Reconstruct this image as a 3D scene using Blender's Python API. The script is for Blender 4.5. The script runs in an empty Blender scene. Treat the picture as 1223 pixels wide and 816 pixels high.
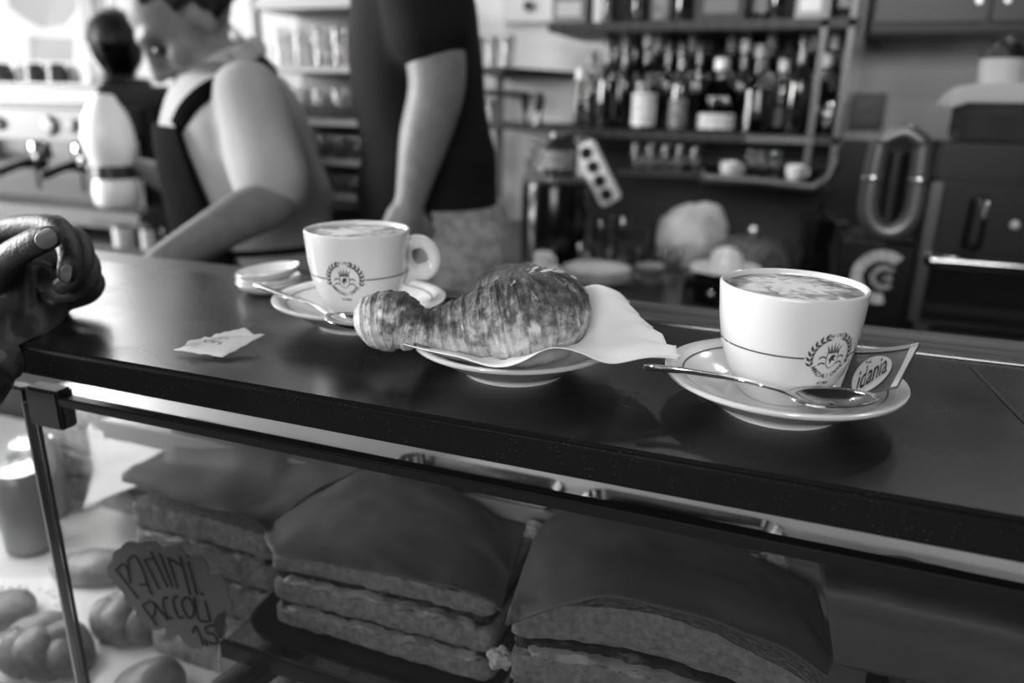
import bpy, bmesh, math, random
from mathutils import Vector, Matrix, noise
random.seed(7)
V = Vector
PI = math.pi
T = 1.08                                   # height of the bar counter
# ------------------------------------------------------------------ camera
FPX = 900.0
CX, CY = 611.5, 408.0
CAM = V((0, 0, T + .187))
def _basis(p, r, yaw):
    p, r, yaw = map(math.radians, (p, r, yaw))
    fw = V((-math.sin(yaw)*math.cos(p), math.cos(yaw)*math.cos(p), -math.sin(p)))
    rt = V((math.cos(yaw), math.sin(yaw), 0)); up = rt.cross(fw)
    return rt*math.cos(r)+up*math.sin(r), up*math.cos(r)-rt*math.sin(r), fw
RT, UP, FW = _basis(17.7, 1.0, 20.5)
SC = bpy.context.scene
COL = SC.collection
cam = bpy.data.cameras.new('camera'); camo = bpy.data.objects.new('camera', cam); COL.objects.link(camo)
cam.sensor_width = 36; cam.lens = 36*FPX/1223
camo.matrix_world = Matrix(((RT.x, UP.x, -FW.x, CAM.x), (RT.y, UP.y, -FW.y, CAM.y), (RT.z, UP.z, -FW.z, CAM.z), (0, 0, 0, 1)))
cam.clip_start = .01
cam.dof.use_dof = True; cam.dof.focus_distance = .49; cam.dof.aperture_fstop = 3.7
SC.camera = camo
# surveying helpers: a sight line of the photograph met with a vertical plane Y or a level z
def sight(x, y): return RT*(x-CX)/FPX + UP*(-(y-CY)/FPX) + FW
def at(x, y, Y): d = sight(x, y); return CAM + d*(Y/d.y)
def atz(x, y, z): d = sight(x, y); return CAM + d*((T+z-CAM.z)/d.z)
def px(p): return (p-CAM).dot(FW)/FPX       # metres per pixel at p
# ------------------------------------------------------------------ world, lights, exposure
w = bpy.data.worlds.new('overcast'); SC.world = w; w.use_nodes = True
w.node_tree.nodes['Background'].inputs[0].default_value = (1, 1, 1, 1)
w.node_tree.nodes['Background'].inputs[1].default_value = 1.0
def area(name, loc, target, sx, sy, power, spread=PI):
    l = bpy.data.lights.new(name, 'AREA'); l.shape = 'RECTANGLE'; l.size = sx; l.size_y = sy; l.energy = power; l.spread = spread
    o = bpy.data.objects.new(name, l); COL.objects.link(o); o.location = loc
    o.rotation_euler = (V(target)-V(loc)).to_track_quat('-Z', 'Y').to_euler(); return o
area('daylight_back_window', (-3.35, 2.58, T+.75), (-2.6, 0, T+.2), 2.0, 1.6, 46)
area('daylight_street_door', (-4.3, .0, T+.75), (0, .45, T+.1), 1.7, 2.0, 235)
area('added_front_fill', (.2, -2.6, T+1.2), (0, .6, T), 2.4, .9, 48)  # soft fill added behind the camera to lift the cup fronts
SC.view_settings.view_transform = 'Standard'; SC.view_settings.look = 'None'
SC.view_settings.exposure = .4; SC.view_settings.gamma = 1; SC.view_settings.use_curve_mapping = False
SC.cycles.use_denoising = True
SC.cycles.max_bounces = 10; SC.cycles.transparent_max_bounces = 24
SC.cycles.sample_clamp_indirect = 6

# ------------------------------------------------------------------ materials (all greys)
def lin(v): v /= 255.0; return v/12.92 if v < .04045 else ((v+.055)/1.055)**2.4
MATS = {}
def mat(name, v, rough=.5, metal=0., spec=.5, v2=None, nscale=20., nlo=.4, nhi=.6, bump=0., bscale=60., coat=0., detail=4., stretch=None, kind='noise'):
    """grey principled material; v..v2 mixed by a noise/voronoi/wave pattern, optional bump"""
    if name in MATS: return MATS[name]
    m = bpy.data.materials.new(name); m.use_nodes = True; nt = m.node_tree; N = nt.nodes; L = nt.links
    b = N['Principled BSDF']; b.inputs['Roughness'].default_value = rough; b.inputs['Metallic'].default_value = metal
    b.inputs['Specular IOR Level'].default_value = spec; b.inputs['Coat Weight'].default_value = coat; b.inputs['Coat Roughness'].default_value = .05
    g = lin(v); b.inputs['Base Color'].default_value = (g, g, g, 1)
    m.diffuse_color = (g, g, g, 1)
    tc = N.new('ShaderNodeTexCoord'); vec = tc.outputs['Object']
    if stretch:
        mp = N.new('ShaderNodeMapping'); mp.inputs['Scale'].default_value = stretch; L.new(vec, mp.inputs[0]); vec = mp.outputs[0]
    def pat(sc):
        if kind == 'wave':
            t = N.new('ShaderNodeTexWave'); t.inputs['Scale'].default_value = sc; t.inputs['Distortion'].default_value = 4; t.inputs['Detail'].default_value = detail
            L.new(vec, t.inputs['Vector']); return t.outputs['Fac']
        if kind == 'voronoi':
            t = N.new('ShaderNodeTexVoronoi'); t.inputs['Scale'].default_value = sc; L.new(vec, t.inputs['Vector']); return t.outputs['Distance']
        t = N.new('ShaderNodeTexNoise'); t.inputs['Scale'].default_value = sc; t.inputs['Detail'].default_value = detail
        L.new(vec, t.inputs['Vector']); return t.outputs['Fac']
    if v2 is not None:
        r = N.new('ShaderNodeValToRGB'); g2 = lin(v2)
        r.color_ramp.elements[0].position = nlo; r.color_ramp.elements[0].color = (g, g, g, 1)
        r.color_ramp.elements[1].position = nhi; r.color_ramp.elements[1].color = (g2, g2, g2, 1)
        L.new(pat(nscale), r.inputs[0]); L.new(r.outputs[0], b.inputs['Base Color'])
    if bump:
        bp = N.new('ShaderNodeBump'); bp.inputs['Strength'].default_value = bump; bp.inputs['Distance'].default_value = .002
        L.new(pat(bscale), bp.inputs['Height']); L.new(bp.outputs[0], b.inputs['Normal'])
    MATS[name] = m; return m
def thin_glass(name, tint=255, refl=1.0, ior=1.5, rough=.0, film=0., filmv=200):
    if name in MATS: return MATS[name]
    m = bpy.data.materials.new(name); m.use_nodes = True; nt = m.node_tree; N = nt.nodes; L = nt.links
    N.remove(N['Principled BSDF'])
    tr = N.new('ShaderNodeBsdfTransparent'); g = lin(tint); tr.inputs[0].default_value = (g, g, g, 1)
    gl = N.new('ShaderNodeBsdfGlossy'); gl.inputs['Roughness'].default_value = rough; gl.inputs[0].default_value = (refl, refl, refl, 1)
    fr = N.new('ShaderNodeFresnel'); ge = N.new('ShaderNodeNewGeometry'); mi = N.new('ShaderNodeMapRange')   # a thin sheet mirrors alike on both faces
    mi.inputs['To Min'].default_value = ior; mi.inputs['To Max'].default_value = 1/ior; L.new(ge.outputs['Backfacing'], mi.inputs['Value']); L.new(mi.outputs[0], fr.inputs[0])
    mx = N.new('ShaderNodeMixShader'); L.new(fr.outputs[0], mx.inputs[0]); L.new(tr.outputs[0], mx.inputs[1]); L.new(gl.outputs[0], mx.inputs[2])
    out = mx
    if film:
        df = N.new('ShaderNodeBsdfDiffuse'); g = lin(filmv); df.inputs[0].default_value = (g, g, g, 1)
        m2 = N.new('ShaderNodeMixShader'); m2.inputs[0].default_value = film; L.new(mx.outputs[0], m2.inputs[1]); L.new(df.outputs[0], m2.inputs[2]); out = m2
    L.new(out.outputs[0], N['Material Output'].inputs[0]); MATS[name] = m; return m

# ------------------------------------------------------------------ mesh builder
def frame(d, ref=V((0, 0, 1))):
    d = V(d).normalized(); a = ref - d*ref.dot(d)
    if a.length < 1e-4: a = V((1, 0, 0)) - d*d.x
    a.normalize(); return a, d.cross(a)
def crom(P, n):
    """Catmull-Rom through P (tuples of any length), n steps per span"""
    P = [tuple(p) for p in P]; out = []
    for i in range(len(P)-1):
        p0, p1, p2, p3 = P[max(i-1, 0)], P[i], P[i+1], P[min(i+2, len(P)-1)]
        for k in range(n):
            t = k/n
            out.append(tuple(.5*((2*b)+(c-a)*t+(2*a-5*b+4*c-d)*t*t+(3*b-a-3*c+d)*t**3) for a, b, c, d in zip(p0, p1, p2, p3)))
    out.append(P[-1]); return out
class MB:
    def __init__(s): s.v = []; s.f = []
    def add(s, vs, fs):
        o = len(s.v); s.v += [V(p) for p in vs]; s.f += [tuple(i+o for i in f) for f in fs]; return s
    def box(s, c, d, M=None):
        hx, hy, hz = d[0]/2, d[1]/2, d[2]/2; c = V(c)
        vs = [V((x, y, z)) for x in (-hx, hx) for y in (-hy, hy) for z in (-hz, hz)]
        if M: vs = [M @ p for p in vs]
        return s.add([c+p for p in vs], [(0, 1, 3, 2), (4, 6, 7, 5), (0, 4, 5, 1), (2, 3, 7, 6), (0, 2, 6, 4), (1, 5, 7, 3)])
    def box2(s, a, b): return s.box([(a[i]+b[i])/2 for i in range(3)], [abs(b[i]-a[i]) for i in range(3)])
    def loft(s, rings, caps=True, closed=True):
        n = len(rings[0]); vs = [p for r in rings for p in r]; fs = []
        for i in range(len(rings)-1):
            for j in range(n if closed else n-1):
                k = (j+1) % n; fs.append((i*n+j, i*n+k, (i+1)*n+k, (i+1)*n+j))
        if caps: fs += [tuple(range(n-1, -1, -1)), tuple((len(rings)-1)*n+j for j in range(n))]
        return s.add(vs, fs)
    def lathe(s, prof, n=32, c=(0, 0, 0), M=None, sy=1.):
        rings = []; c = V(c)
        for r, z in prof:
            ring = [V((max(r, 1e-5)*math.cos(2*PI*j/n), sy*max(r, 1e-5)*math.sin(2*PI*j/n), z)) for j in range(n)]
            rings.append([c+(M @ p if M else p) for p in ring])
        return s.loft(rings)
    def tube(s, pts, rad, n=10, flat=1., ref=V((0, 0, 1)), round_ends=False):
        pts = [V(p) for p in pts]
        if not isinstance(rad, (list, tuple)): rad = [rad]*len(pts)
        rings = []; a = None
        for i, p in enumerate(pts):
            d = (pts[min(i+1, len(pts)-1)]-pts[max(i-1, 0)])
            if d.length < 1e-9: d = V((0, 0, 1))
            d.normalize()
            if a is None: a, b = frame(d, ref)
            else:
                a = a-d*a.dot(d); a.normalize(); b = d.cross(a)
            r = rad[i]; ring = lambda q, rr: [q+a*math.cos(2*PI*j/n)*rr*flat+b*math.sin(2*PI*j/n)*rr for j in range(n)]
            if round_ends and i == 0:
                for t in (.95, .7, .35): rings.append(ring(p-d*r*t, r*math.sqrt(1-t*t)))
            rings.append(ring(p, r))
            if round_ends and i == len(pts)-1:
                for t in (.35, .7, .95): rings.append(ring(p+d*r*t, r*math.sqrt(1-t*t)))
        return s.loft(rings)
    def limb(s, spec, n=12, steps=5):
        """spec: (point, radius) list, smooth and round-ended"""
        q = crom([tuple(p)+(r,) for p, r in spec], steps)
        return s.tube([a[:3] for a in q], [a[3] for a in q], n, round_ends=True)
    def ell(s, c, r, M=None, n=16, m=10):
        c = V(c); rings = []
        for i in range(m+1):
            th = PI*(i+.0)/m; th = min(max(th, .02), PI-.02)
            ring = [V((r[0]*math.sin(th)*math.cos(2*PI*j/n), r[1]*math.sin(th)*math.sin(2*PI*j/n), -r[2]*math.cos(th))) for j in range(n)]
            rings.append([c+(M @ p if M else p) for p in ring])
        return s.loft(rings)
    def grid(s, nu, nv, fn):
        vs = [V(fn(i/nu, j/nv)) for j in range(nv+1) for i in range(nu+1)]
        fs = [(j*(nu+1)+i, j*(nu+1)+i+1, (j+1)*(nu+1)+i+1, (j+1)*(nu+1)+i) for j in range(nv) for i in range(nu)]
        return s.add(vs, fs)
    def prism(s, out, depth, M):
        """closed outline (2D) extruded from 0 to depth along local z, placed by matrix M"""
        n = len(out); vs = [M @ V((x, y, 0)) for x, y in out]+[M @ V((x, y, depth)) for x, y in out]
        fs = [tuple(range(n-1, -1, -1)), tuple(range(n, 2*n))]+[(i, (i+1) % n, n+(i+1) % n, n+i) for i in range(n)]
        return s.add(vs, fs)
    def xf(s, M): s.v = [M @ p for p in s.v]; return s
    def mesh(s, name, smooth=True, bevel=0., seg=2, sharp=40):
        me = bpy.data.meshes.new(name); me.from_pydata([tuple(p) for p in s.v], [], s.f); me.update()
        bm = bmesh.new(); bm.from_mesh(me)
        bmesh.ops.remove_doubles(bm, verts=bm.verts, dist=1e-6)
        if bevel:
            es = [e for e in bm.edges if len(e.link_faces) == 2 and e.calc_face_angle(0) > .6]
            bmesh.ops.bevel(bm, geom=es, offset=bevel, segments=seg, affect='EDGES', clamp_overlap=True)
        bmesh.ops.recalc_face_normals(bm, faces=bm.faces)
        bm.to_mesh(me); bm.free()
        if smooth:
            me.shade_smooth()
            if sharp: me.set_sharp_from_angle(angle=math.radians(sharp))
        return me
def link(name, me, m, parent=None, loc=None):
    o = bpy.data.objects.new(name, me); COL.objects.link(o)
    if m: me.materials.append(m)
    if parent: o.parent = parent
    if loc is not None: o.location = loc
    return o
def part(name, mb, m, parent, label=None, **k):
    """part mesh whose vertices are given in the parent's frame"""
    o = link(name, mb.mesh(name, **k), m, parent)
    if label: o['label'] = label
    return o
def tag(o, label, cat, group=None):
    o['label'] = label; o['category'] = cat
    if group: o['group'] = group
    return o
def thing(name, label, cat, loc=(0, 0, 0), group=None, rz=0.):
    o = bpy.data.objects.new(name, None); COL.objects.link(o); o.location = loc; o.rotation_euler.z = rz; o.empty_display_size = .02
    return tag(o, label, cat, group)
def solo(name, mb, m, label, cat, loc=(0, 0, 0), group=None, rz=0., **k):
    o = link(name, mb.mesh(name, **k), m, None, loc); o.rotation_euler.z = rz; return tag(o, label, cat, group)
def struct(name, mb, m, **k):
    o = link(name, mb.mesh(name, **k), m); o['kind'] = 'structure'; return o
def copy_tree(o, parent=None):
    c = o.copy(); COL.objects.link(c); c.parent = parent
    for ch in list(o.children): copy_tree(ch, c)
    return c
def local(o, pts): return [V(p)-V(o.location) for p in pts]
def remeshed(mb, voxel, smooth=6):
    """one continuous skin over the union of everything in mb"""
    me = mb.mesh('tmp'); o = bpy.data.objects.new('tmp', me); COL.objects.link(o)
    r = o.modifiers.new('r', 'REMESH'); r.mode = 'VOXEL'; r.voxel_size = voxel; r.use_smooth_shade = True
    if smooth: q = o.modifiers.new('s', 'SMOOTH'); q.iterations = smooth; q.factor = .5
    dg = bpy.context.evaluated_depsgraph_get(); out = bpy.data.meshes.new_from_object(o.evaluated_get(dg))
    bpy.data.objects.remove(o); bpy.data.meshes.remove(me); out.shade_smooth(); return out
def text2d(s, size, align='CENTER', shear=0., bold=.012):
    """letter shapes as flat 2D mesh data"""
    c = bpy.data.curves.new('t', 'FONT'); c.body = s; c.size = size; c.align_x = align; c.align_y = 'CENTER'; c.shear = shear; c.resolution_u = 3; c.offset = bold*size
    o = bpy.data.objects.new('t', c); COL.objects.link(o)
    dg = bpy.context.evaluated_depsgraph_get(); me = bpy.data.meshes.new_from_object(o.evaluated_get(dg))
    r = [(v.co.x, v.co.y) for v in me.vertices], [tuple(p.vertices) for p in me.polygons]
    bpy.data.objects.remove(o); bpy.data.curves.remove(c); bpy.data.meshes.remove(me); return r
def solidify(o, t, off=0.):
    m = o.modifiers.new('thickness', 'SOLIDIFY'); m.thickness = t; m.offset = off; return o
def subsurf(o, n=1):
    m = o.modifiers.new('round', 'SUBSURF'); m.levels = n; m.render_levels = n; return o
def rotM(ax, ang): return Matrix.Rotation(ang, 3, ax)
def basisM(o, x, y, z):
    x, y, z = V(x), V(y), V(z); return Matrix(((x.x, y.x, z.x, o[0]), (x.y, y.y, z.y, o[1]), (x.z, y.z, z.z, o[2]), (0, 0, 0, 1)))

M_porc = mat('white_porcelain', 226, .12, coat=.4)
M_steel = mat('brushed_steel', 150, .22, 1.)
M_chrome = mat('chrome', 215, .12, 1.)
M_black = mat('black_plastic', 22, .35)
M_dark = mat('dark_lacquer', 34, .4)
M_print = mat('dark_print', 62, .5)
M_glass = thin_glass('clear_glass', 235)
# ------------------------------------------------------------------ the room
BX0, BX1, BY, FY, CZ, PZ = -4.4, 2.4, 2.62, -3.0, 2.9, .10     # side walls, back wall, front wall, ceiling, bar platform
WX0, WX1, WZ0, WZ1 = -4.2, at(146, 50, BY).x, T-.05, T+1.5          # back window
b = MB().box2((BX0, FY, -.1), (BX1, BY, 0)); b.box2((BX0, .75, 0), (BX1, BY, PZ))
struct('floor', b, mat('floor_stone', 56, .5, v2=70, nscale=5), smooth=False)
struct('ceiling', MB().box2((BX0, FY, CZ), (BX1, BY, CZ+.1)), mat('ceiling_dark', 30, .8), smooth=False)
M_wall = mat('wall_plaster', 205, .7, v2=190, nscale=3)
b = MB()
b.box2((BX0, BY, 0), (WX0, BY+.14, CZ)); b.box2((WX1, BY, 0), (BX1, BY+.14, CZ))
b.box2((WX0, BY, 0), (WX1, BY+.14, WZ0)); b.box2((WX0, BY, WZ1), (WX1, BY+.14, CZ))
struct('wall_back', b, M_wall, smooth=False)
b = MB(); D0, D1, DZ = -2.2, .9, 2.6                              # street door opening in the left wall
b.box2((BX0-.14, FY, 0), (BX0, D0, CZ)); b.box2((BX0-.14, D1, 0), (BX0, BY, CZ)); b.box2((BX0-.14, D0, DZ), (BX0, D1, CZ))
struct('wall_left', b, mat('wall_panelled', 90, .7), smooth=False)
struct('wall_right', MB().box2((BX1, FY, 0), (BX1+.14, BY, CZ)), mat('wall_dark', 40, .7), smooth=False)
b = MB(); b.box2((BX0, FY-.14, 0), (-1.2, FY, CZ)); b.box2((1.6, FY-.14, 0), (BX1, FY, CZ)); b.box2((-1.2, FY-.14, 0), (1.6, FY, 1.6)); b.box2((-1.2, FY-.14, 2.75), (1.6, FY, CZ))
struct('wall_front', b, mat('wall_dark', 40, .7), smooth=False)
# back window with its frame, mullion and panes
M_frame = mat('window_aluminium', 120, .4, .3)
wp = at(113, 50, BY).x
win = struct('window_1', MB().box2((WX0, BY+.05, WZ0), (wp, BY+.058, WZ1)), thin_glass('window_glass', 250), smooth=False)
part('pane', MB().box2((wp, BY+.05, WZ0), (WX1, BY+.058, WZ1)), thin_glass('window_glass', 250), win, smooth=False)
part('mullion', MB().box2((wp-.05, BY-.01, WZ0), (wp+.03, BY+.07, WZ1)), M_frame, win, bevel=.006)
for a, c in (((WX0, WZ0), (WX1, WZ0+.05)), ((WX0, WZ1-.05), (WX1, WZ1)), ((WX0, WZ0), (WX0+.05, WZ1)), ((WX1-.05, WZ0), (WX1, WZ1))):
    part('window_frame', MB().box2((a[0], BY-.005, a[1]), (c[0], BY+.07, c[1])), M_frame, win, bevel=.005)
part('window_catch', MB().ell(at(116, 57, BY-.03), (.022, .02, .022)), M_chrome, win)
# pale paper notices stuck on the window
pm = mat('notice_paper', 150, .8)
def notice(poly, lab):
    b = MB(); pts = [at(x, y, BY+.045) for x, y in poly]; n = len(pts)
    b.add(pts+[p+V((0, .002, 0)) for p in pts], [tuple(range(n)), tuple(range(2*n-1, n-1, -1))]+[(i, (i+1) % n, n+(i+1) % n, n+i) for i in range(n)])
    solo('window_notice', b, pm, lab, 'notice', smooth=False, group='notices on the window')
notice([(34, 43), (88, 46), (87, 74), (36, 72)], 'pale rectangular notice stuck on the window glass above the espresso machine')
notice([(8, -30), (94, -26), (92, 12), (78, 30), (50, 34), (28, 22), (10, 8)], 'large ragged paper notice at the top of the window glass')
# ------------------------------------------------------------------ bar counter
CF, CB = .385, .648
def granite():
    m = bpy.data.materials.new('black_granite'); m.use_nodes = True; nt = m.node_tree; N = nt.nodes; L = nt.links; b = N['Principled BSDF']
    tc = N.new('ShaderNodeTexCoord')
    v = N.new('ShaderNodeTexVoronoi'); v.inputs['Scale'].default_value = 420; L.new(tc.outputs['Object'], v.inputs['Vector'])
    r = N.new('ShaderNodeValToRGB'); r.color_ramp.elements[0].position = .0; r.color_ramp.elements[0].color = (.12, .12, .12, 1)
    r.color_ramp.elements[1].position = .18; r.color_ramp.elements[1].color = (.008, .008, .008, 1)
    L.new(v.outputs['Distance'], r.inputs[0])
    n = N.new('ShaderNodeTexNoise'); n.inputs['Scale'].default_value = 60; L.new(tc.outputs['Object'], n.inputs['Vector'])
    mr = N.new('ShaderNodeMapRange'); mr.inputs['To Min'].default_value = 0; mr.inputs['To Max'].default_value = 1; mr.inputs['From Min'].default_value = .45; mr.inputs['From Max'].default_value = .6
    L.new(n.outputs['Fac'], mr.inputs['Value'])
    mx = N.new('ShaderNodeMix'); mx.data_type = 'RGBA'; mx.inputs['A'].default_value = (.008, .008, .008, 1)
    L.new(mr.outputs[0], mx.inputs['Factor']); L.new(r.outputs[0], mx.inputs['B']); L.new(mx.outputs['Result'], b.inputs['Base Color'])
    n2 = N.new('ShaderNodeTexNoise'); n2.inputs['Scale'].default_value = 14; n2.inputs['Detail'].default_value = 6; L.new(tc.outputs['Object'], n2.inputs['Vector'])
    m2 = N.new('ShaderNodeMapRange'); m2.inputs['To Min'].default_value = .16; m2.inputs['To Max'].default_value = .36; L.new(n2.outputs['Fac'], m2.inputs['Value']); L.new(m2.outputs[0], b.inputs['Roughness'])
    b.inputs['Specular IOR Level'].default_value = .38
    return m
GR = granite()
ctr = thing('bar_counter', 'long polished black granite bar counter with a steel strip along its back', 'counter', (0, .5, 0))
def cbox(name, a, c, m, **k): return part(name, MB().box2((a[0], a[1]-.5, a[2]), (c[0], c[1]-.5, c[2])), m, ctr, **k)
cbox('worktop', (-2.6, CF, T-.025), (1.3, CB, T), GR, bevel=.004, seg=3)
cbox('steel_strip', (-.32, CB+.001, T-.012), (1.3, CB+.014, T+.002), M_steel, bevel=.002)
cbox('inner_ledge', (-2.6, CB+.014, T-.05), (1.3, .742, T-.014), M_dark, bevel=.002)
cbox('ledge_trim', (-.32, .742, T-.045), (1.3, .756, T-.008), mat('dull_steel', 110, .35, .8), bevel=.002)
a, c = atz(1160, 437, .0004), atz(1232, 512, .0004); d = (c-a).normalized(); n = V((-d.y, d.x, 0))*.0016
part('joint', MB().add([q-V((0, .5, 0)) for q in (a-n, c-n, c+n, a+n)], [(0, 1, 2, 3)]), mat('joint_black', 8, .6), ctr, smooth=False)
# panels of the counter body behind the display case
cbox('back_panel', (-2.6, .90, PZ), (1.3, .93, T-.22), M_dark)
cbox('kickboard', (-2.6, .45, 0), (1.3, .745, .12), M_dark)
# ------------------------------------------------------------------ display case under the counter
case = thing('display_case', 'glass fronted pastry display case built in under the black counter', 'display case', (0, .6, 0))
def kbox(name, a, c, m, **k): return part(name, MB().box2((a[0], a[1]-.6, a[2]), (c[0], c[1]-.6, c[2])), m, case, **k)
GY = .40
M_pane = thin_glass('case_glass', 224, .9, 1.42)
kbox('front_glass', (-.572, GY-.003, T-.62), (1.3, GY+.003, T-.052), M_pane, smooth=False)
kbox('front_glass', (-2.4, GY-.003, T-.62), (-.582, GY+.003, T-.052), M_pane, smooth=False)
kbox('top_rail', (-.56, GY-.005, T-.0525), (1.3, GY+.005, T-.0445), M_black, bevel=.001)
kbox('steel_rail', (-2.4, GY-.006, T-.056), (-.571, GY+.006, T-.042), M_steel, bevel=.002)
kbox('glass_edge', (-.5800, GY-.003, T-.62), (-.5780, GY+.005, T-.056), mat('glass_edge', 150, .2), smooth=False)
kbox('post', (-.5700, GY-.001, T-.62), (-.5665, GY+.002, T-.056), M_black, bevel=.001)
kbox('bracket', (-.570, GY-.006, T-.074), (-.534, GY+.010, T-.040), M_dark, bevel=.002)
kbox('case_floor', (-2.4, GY+.01, T-.41), (1.3, .89, T-.395), mat('case_floor', 215, .4), smooth=False)
kbox('base', (-2.4, GY-.01, .12), (1.3, .89, T-.62), M_dark, smooth=False)
kbox('glass_shelf', (-.425, .43, T-.275), (1.28, .80, T-.269), M_pane, smooth=False)
tube = kbox('added_lamp_tube', (-1.4, .490, T-.040), (-.61, .502, T-.028), (lambda m: (m.node_tree.nodes['Principled BSDF'].inputs['Emission Color'].__setattr__('default_value', (1, 1, 1, 1)), m.node_tree.nodes['Principled BSDF'].inputs['Emission Strength'].__setattr__('default_value', 12.), m)[2])(mat('added_tube_glow', 240, .4)), bevel=.003)  # unseen glowing tube added to brighten the left of the case floor
tl = area('case_fill_light', (-.98, .496, T-.043), (-.95, .50, T-.35), .72, .012, 4.6)  # added fill along the hidden tube, for the left pastries
kbox('shelf_rail', (-.425, .4215, T-.282), (1.28, .4275, T-.265), M_steel, bevel=.001)
# steel service deck behind the sandwiches with two sunk pans
deck = mat('deck_steel', 205, .4, .25)
dz = T-.172
x0, x1 = -.72, 1.28
kbox('service_deck', (x0, .584, dz-.004), (x1, .86, dz), deck, smooth=False)
kbox('deck_front', (x0, .580, dz-.02), (x1, .584, dz+.002), deck, smooth=False)
def rrect(cx, cy, hx, hy, r, n=6):
    o = []
    for (sx, sy, a0) in ((1, 1, 0), (-1, 1, PI/2), (-1, -1, PI), (1, -1, 3*PI/2)):
        for k in range(n+1):
            a = a0+PI/2*k/n; o.append((cx+sx*(hx-r)+r*math.cos(a), cy+sy*(hy-r)+r*math.sin(a)))
    return o
def pan(cx, lab):
    p = thing('steel_pan', lab, 'pan', (cx, .607, dz+.001), 'steel pans in the service deck')
    o = rrect(0, 0, .090, .0215, .018); pr = [(1, 0), (1.0, .010), (.95, .011), (.91, -.001), (.88, -.001)]
    b = MB(); rings = [[V((x*k, y*(k if k > .93 else k-.06), z)) for x, y in o] for k, z in pr]; b.loft(rings, caps=False)
    part('rim', b, M_chrome, p)
    part('pan_bottom', MB().prism([(x*.885, y*.84) for x, y in o], .002, basisM((0, 0, -.0015), (1, 0, 0), (0, 1, 0), (0, 0, 1))), M_black, p, smooth=False)
pan(-.065, 'empty oval steel pan behind the sandwich with the pointed paper fold')
pan(-.262, 'empty oval steel pan behind the sandwich with two filling layers')
# ------------------------------------------------------------------ cups and saucers
CUP = [(.0, .0), (.023, 0), (.0245, .0015), (.0262, .004), (.0305, .010), (.0358, .020), (.0402, .035), (.0424, .050), (.0436, .064), (.0441, .0715)]
def rcup(z):
    for (r0, z0), (r1, z1) in zip(CUP[1:], CUP[2:]):
        if z0 <= z <= z1: return r0+(r1-r0)*(z-z0)/(z1-z0)
    return CUP[-1][0]
def smooth_prof(p, n=4): return crom(p, n)
def saucer_mb(r=.0735):
    k = r/.0735
    pr = [(0, .004), (.030, .004), (.0335, 0), (.0365, 0), (.0375, .003), (.047, .0075), (.060, .0155), (.0712, .0215), (.0735, .0228), (.0738, .0245), (.0722, .0252), (.066, .0235), (.055, .0175), (.044, .0115), (.036, .0092), (.028, .009), (.026, .0098), (.0, .0098)]
    b = MB(); b.lathe([(a*k, z*k) for a, z in pr], 56); return b
def foam_mat(seed):
    m = bpy.data.materials.new('cappuccino_foam'); m.use_nodes = True; nt = m.node_tree; N = nt.nodes; L = nt.links; b = N['Principled BSDF']
    tc = N.new('ShaderNodeTexCoord'); mp = N.new('ShaderNodeMapping'); mp.inputs['Location'].default_value = (seed, seed*.7, 0); L.new(tc.outputs['Object'], mp.inputs[0])
    n = N.new('ShaderNodeTexNoise'); n.inputs['Scale'].default_value = 75; n.inputs['Detail'].default_value = 6; n.inputs['Distortion'].default_value = 1.2; L.new(mp.outputs[0], n.inputs['Vector'])
    ln = N.new('ShaderNodeVectorMath'); ln.operation = 'LENGTH'; L.new(tc.outputs['Object'], ln.inputs[0])
    mr = N.new('ShaderNodeMapRange'); mr.inputs['From Min'].default_value = .012; mr.inputs['From Max'].default_value = .040; mr.inputs['To Min'].default_value = .10; mr.inputs['To Max'].default_value = -.14
    L.new(ln.outputs['Value'], mr.inputs['Value'])
    ad = N.new('ShaderNodeMath'); ad.operation = 'ADD'; L.new(n.outputs['Fac'], ad.inputs[0]); L.new(mr.outputs[0], ad.inputs[1])
    r = N.new('ShaderNodeValToRGB'); e = r.color_ramp.elements; e[0].position = .30; e[0].color = (lin(78),)*3+(1,); e[1].position = .60; e[1].color = (lin(228),)*3+(1,)
    x = e.new(.45); x.color = (lin(165),)*3+(1,)
    L.new(ad.outputs[0], r.inputs[0]); L.new(r.outputs[0], b.inputs['Base Color']); b.inputs['Roughness'].default_value = .45
    return m
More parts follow.
